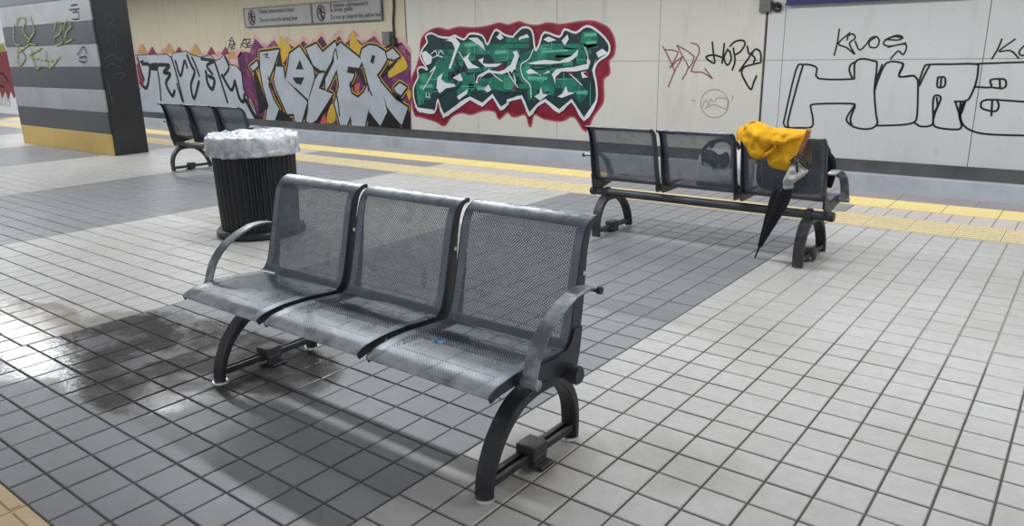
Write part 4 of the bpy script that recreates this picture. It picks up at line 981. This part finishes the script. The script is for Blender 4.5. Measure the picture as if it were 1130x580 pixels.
bm = bmesh.new(); tube(bm, [Vector(p)*T-jk.location for p in catmull(hm, 4)], 0.012); link('hem', bm_mesh(bm, 'hem', MAT['jacket'], True), jk)
# umbrella
tip = on_z(833, 284, 0.02); hd = on_y(893, 143, 16.3)
um = tag(empty('umbrella', (tip.x*T, tip.y*T, 0)), 'folded dark umbrella leaning tip down against the bench back', 'umbrella')
ax = (hd-tip); Ln = ax.length; axn = ax.normalized()
s_ = axn.cross(Vector((0, 1, 0))).normalized(); n_ = s_.cross(axn).normalized()
def umb_rows(rows, n=40, pleats=8, amp=0.16, name='canopy', mat=None):
    V, FF = [], []
    for (t_, r) in rows:
        for k in range(n):
            a = 6.28318*k/n
            rr = r*(1+amp*math.sin(pleats*a+t_*3))
            V.append((tip+axn*(t_*Ln)+s_*rr*math.cos(a)+n_*rr*0.8*math.sin(a))*T-um.location)
    for i in range(len(rows)-1):
        for k in range(n): FF.append((i*n+k, i*n+(k+1) % n, (i+1)*n+(k+1) % n, (i+1)*n+k))
    FF.append(tuple(reversed(range(n)))); FF.append(tuple(range((len(rows)-1)*n, len(rows)*n)))
    return mesh(name, V, FF, mat, True)
can = link('canopy', umb_rows([(0.09, 0.05), (0.12, 0.1), (0.2, 0.16), (0.3, 0.24), (0.4, 0.31), (0.5, 0.36), (0.56, 0.34), (0.6, 0.2)], mat=MAT['umbrella']), um)
bm = bmesh.new(); cyl(bm, tip*T-um.location, (tip+axn*0.1*Ln)*T-um.location, 0.035*T, 0.05*T, 10); link('ferrule', bm_mesh(bm, 'ferrule', MAT['black_plastic'], True, 0.6), um)
bm = bmesh.new(); cyl(bm, (tip+axn*0.55*Ln)*T-um.location, (tip+axn*0.82*Ln)*T-um.location, 0.05*T, n=10); link('shaft', bm_mesh(bm, 'shaft', MAT['black_plastic'], True, 0.6), um)
bm = bmesh.new(); cyl(bm, (tip+axn*0.80*Ln)*T-um.location, (tip+axn*1.0*Ln)*T-um.location, 0.075*T, 0.1*T, 14); link('handle', bm_mesh(bm, 'handle', MAT['wood'], True, 0.6), um)
fl = outl([(863, 201), (868, 190), (874, 180), (880, 176), (885, 184), (892, 188), (887, 194), (878, 200), (872, 205), (866, 205)], 16.62)
me = inflate('white_panel', fl, 16.66, 0.16, MAT['umb_white'], 0.0, wr=0.4, frq=2.6, seed=4, smooth=2)
for v in me.vertices: v.co -= um.location
link('canopy_hem', me, um)['label'] = 'pale grey folded hem of the canopy'
bm = bmesh.new()
for pts in (((872, 178), (879, 172), (886, 176)), ((876, 180), (884, 178), (890, 186)), ((880, 170), (887, 172), (892, 182)), ((872, 182), (878, 176), (880, 190))):
    tube(bm, [on_y(u, v, 16.5)*T-um.location for (u, v) in catmull([Vector(p) for p in pts], 4)], 0.006, 6)
link('ribs', bm_mesh(bm, 'ribs', MAT['black_plastic'], True), um)
bm = bmesh.new(); 
p0, p1 = on_y(865, 206, 16.7), on_y(875, 205, 16.7)
tube(bm, [p0*T-um.location, p1*T-um.location], 0.016, 8); link('strap', bm_mesh(bm, 'strap', MAT['umb_white'], True), um)
# grey handbag on the middle seat (seat surface z = 2.8)
YB = 19.55
hb = tag(empty('handbag', (-4.8*T, YB*T, 2.8*T)), 'grey handbag with dark handles on the middle seat of the far bench', 'handbag')
def rounded_bag(name, sx, sy, sz, mat, pinch=0.25):
    bm = bmesh.new(); bmesh.ops.create_cube(bm, size=1.0)
    bmesh.ops.subdivide_edges(bm, edges=bm.edges[:], cuts=5, use_grid_fill=True)
    for v in bm.verts:
        x, y, z = v.co*2
        e = (abs(x)**5+abs(y)**4+abs(z)**5)**(1/4.6) or 1; s = 1/max(e, 0.75)
        x, y, z = x*s, y*s, z*s
        k = 1-pinch*max(0, z)
        nn = 0.05*noise.noise(Vector((x*1.4, y, z*1.6)))
        v.co = Vector((x*sx/2*(1-0.08*max(0, z))*(1+nn), y*sy/2*k*(1+nn*3), (z+1)/2*sz))*T
    return bm_mesh(bm, name, mat, True)
link('body', rounded_bag('bag_body', 2.3, 1.05, 1.75, MAT['bag_grey']), hb)
link('end_panel', rounded_bag('end_panel', 0.7, 1.12, 1.85, MAT['bag_white']), hb, (1.02*T, 0.02*T, 0))
bm = bmesh.new(); box(bm, (0, 0, 0.14*T), (2.1*T, 1.1*T, 0.2*T), 0.06*T); link('bottom_trim', bm_mesh(bm, 'bottom_trim', MAT['bag_dark'], True, 0.6), hb)
for sy in (-1, 1):
    bm = bmesh.new()
    tube(bm, [Vector(p)*T for p in catmull([Vector(p) for p in ((-0.75, sy*0.44, 1.0), (-0.8, sy*0.42, 1.7), (-0.35, sy*0.25, 2.12), (0.35, sy*0.25, 2.1), (0.62, sy*0.42, 1.6), (0.6, sy*0.46, 1.0))], 5)], 0.014)
    link('handle', bm_mesh(bm, 'bag_handle', MAT['bag_dark'], True), hb)
me = inflate('scarf', [(-0.7, 1.65), (-0.4, 1.75), (0.0, 1.55), (0.35, 1.7), (0.5, 1.2), (0.2, 0.95), (0.05, 1.3), (-0.2, 0.85), (-0.45, 1.1), (-0.75, 1.2)], -0.5, 0.14, MAT['bag_dark'], wr=0.4, frq=2.5)
link('pocket_flap', me, hb)
# black bag on the right seat
bb = tag(empty('backpack', (-1.65*T, 19.72*T, 2.82*T)), 'black soft backpack standing on the right seat of the far bench', 'backpack')
link('body', rounded_bag('pack_body', 3.1, 1.25, 2.35, MAT['black_cloth'], 0.15), bb)
link('pocket', rounded_bag('pack_pocket', 2.3, 0.5, 1.3, MAT['black_cloth']), bb, (0, 0.72*T, 0.05*T))
bm = bmesh.new(); tube(bm, [Vector(p)*T for p in catmull([Vector(p) for p in ((1.3, -0.2, 1.9), (1.6, -0.25, 1.6), (1.66, -0.1, 1.0), (1.5, 0.1, 0.4))], 6)], [0.02]*19, 8)
link('strap', bm_mesh(bm, 'pack_strap', MAT['black_cloth'], True), bb)
bm = bmesh.new(); tube(bm, [Vector(p)*T for p in catmull([Vector(p) for p in ((-0.4, 0, 2.3), (-0.3, 0, 2.6), (0.3, 0, 2.6), (0.4, 0, 2.3))], 5)], 0.014); link('handle', bm_mesh(bm, 'pack_handle', MAT['black_cloth'], True), bb)
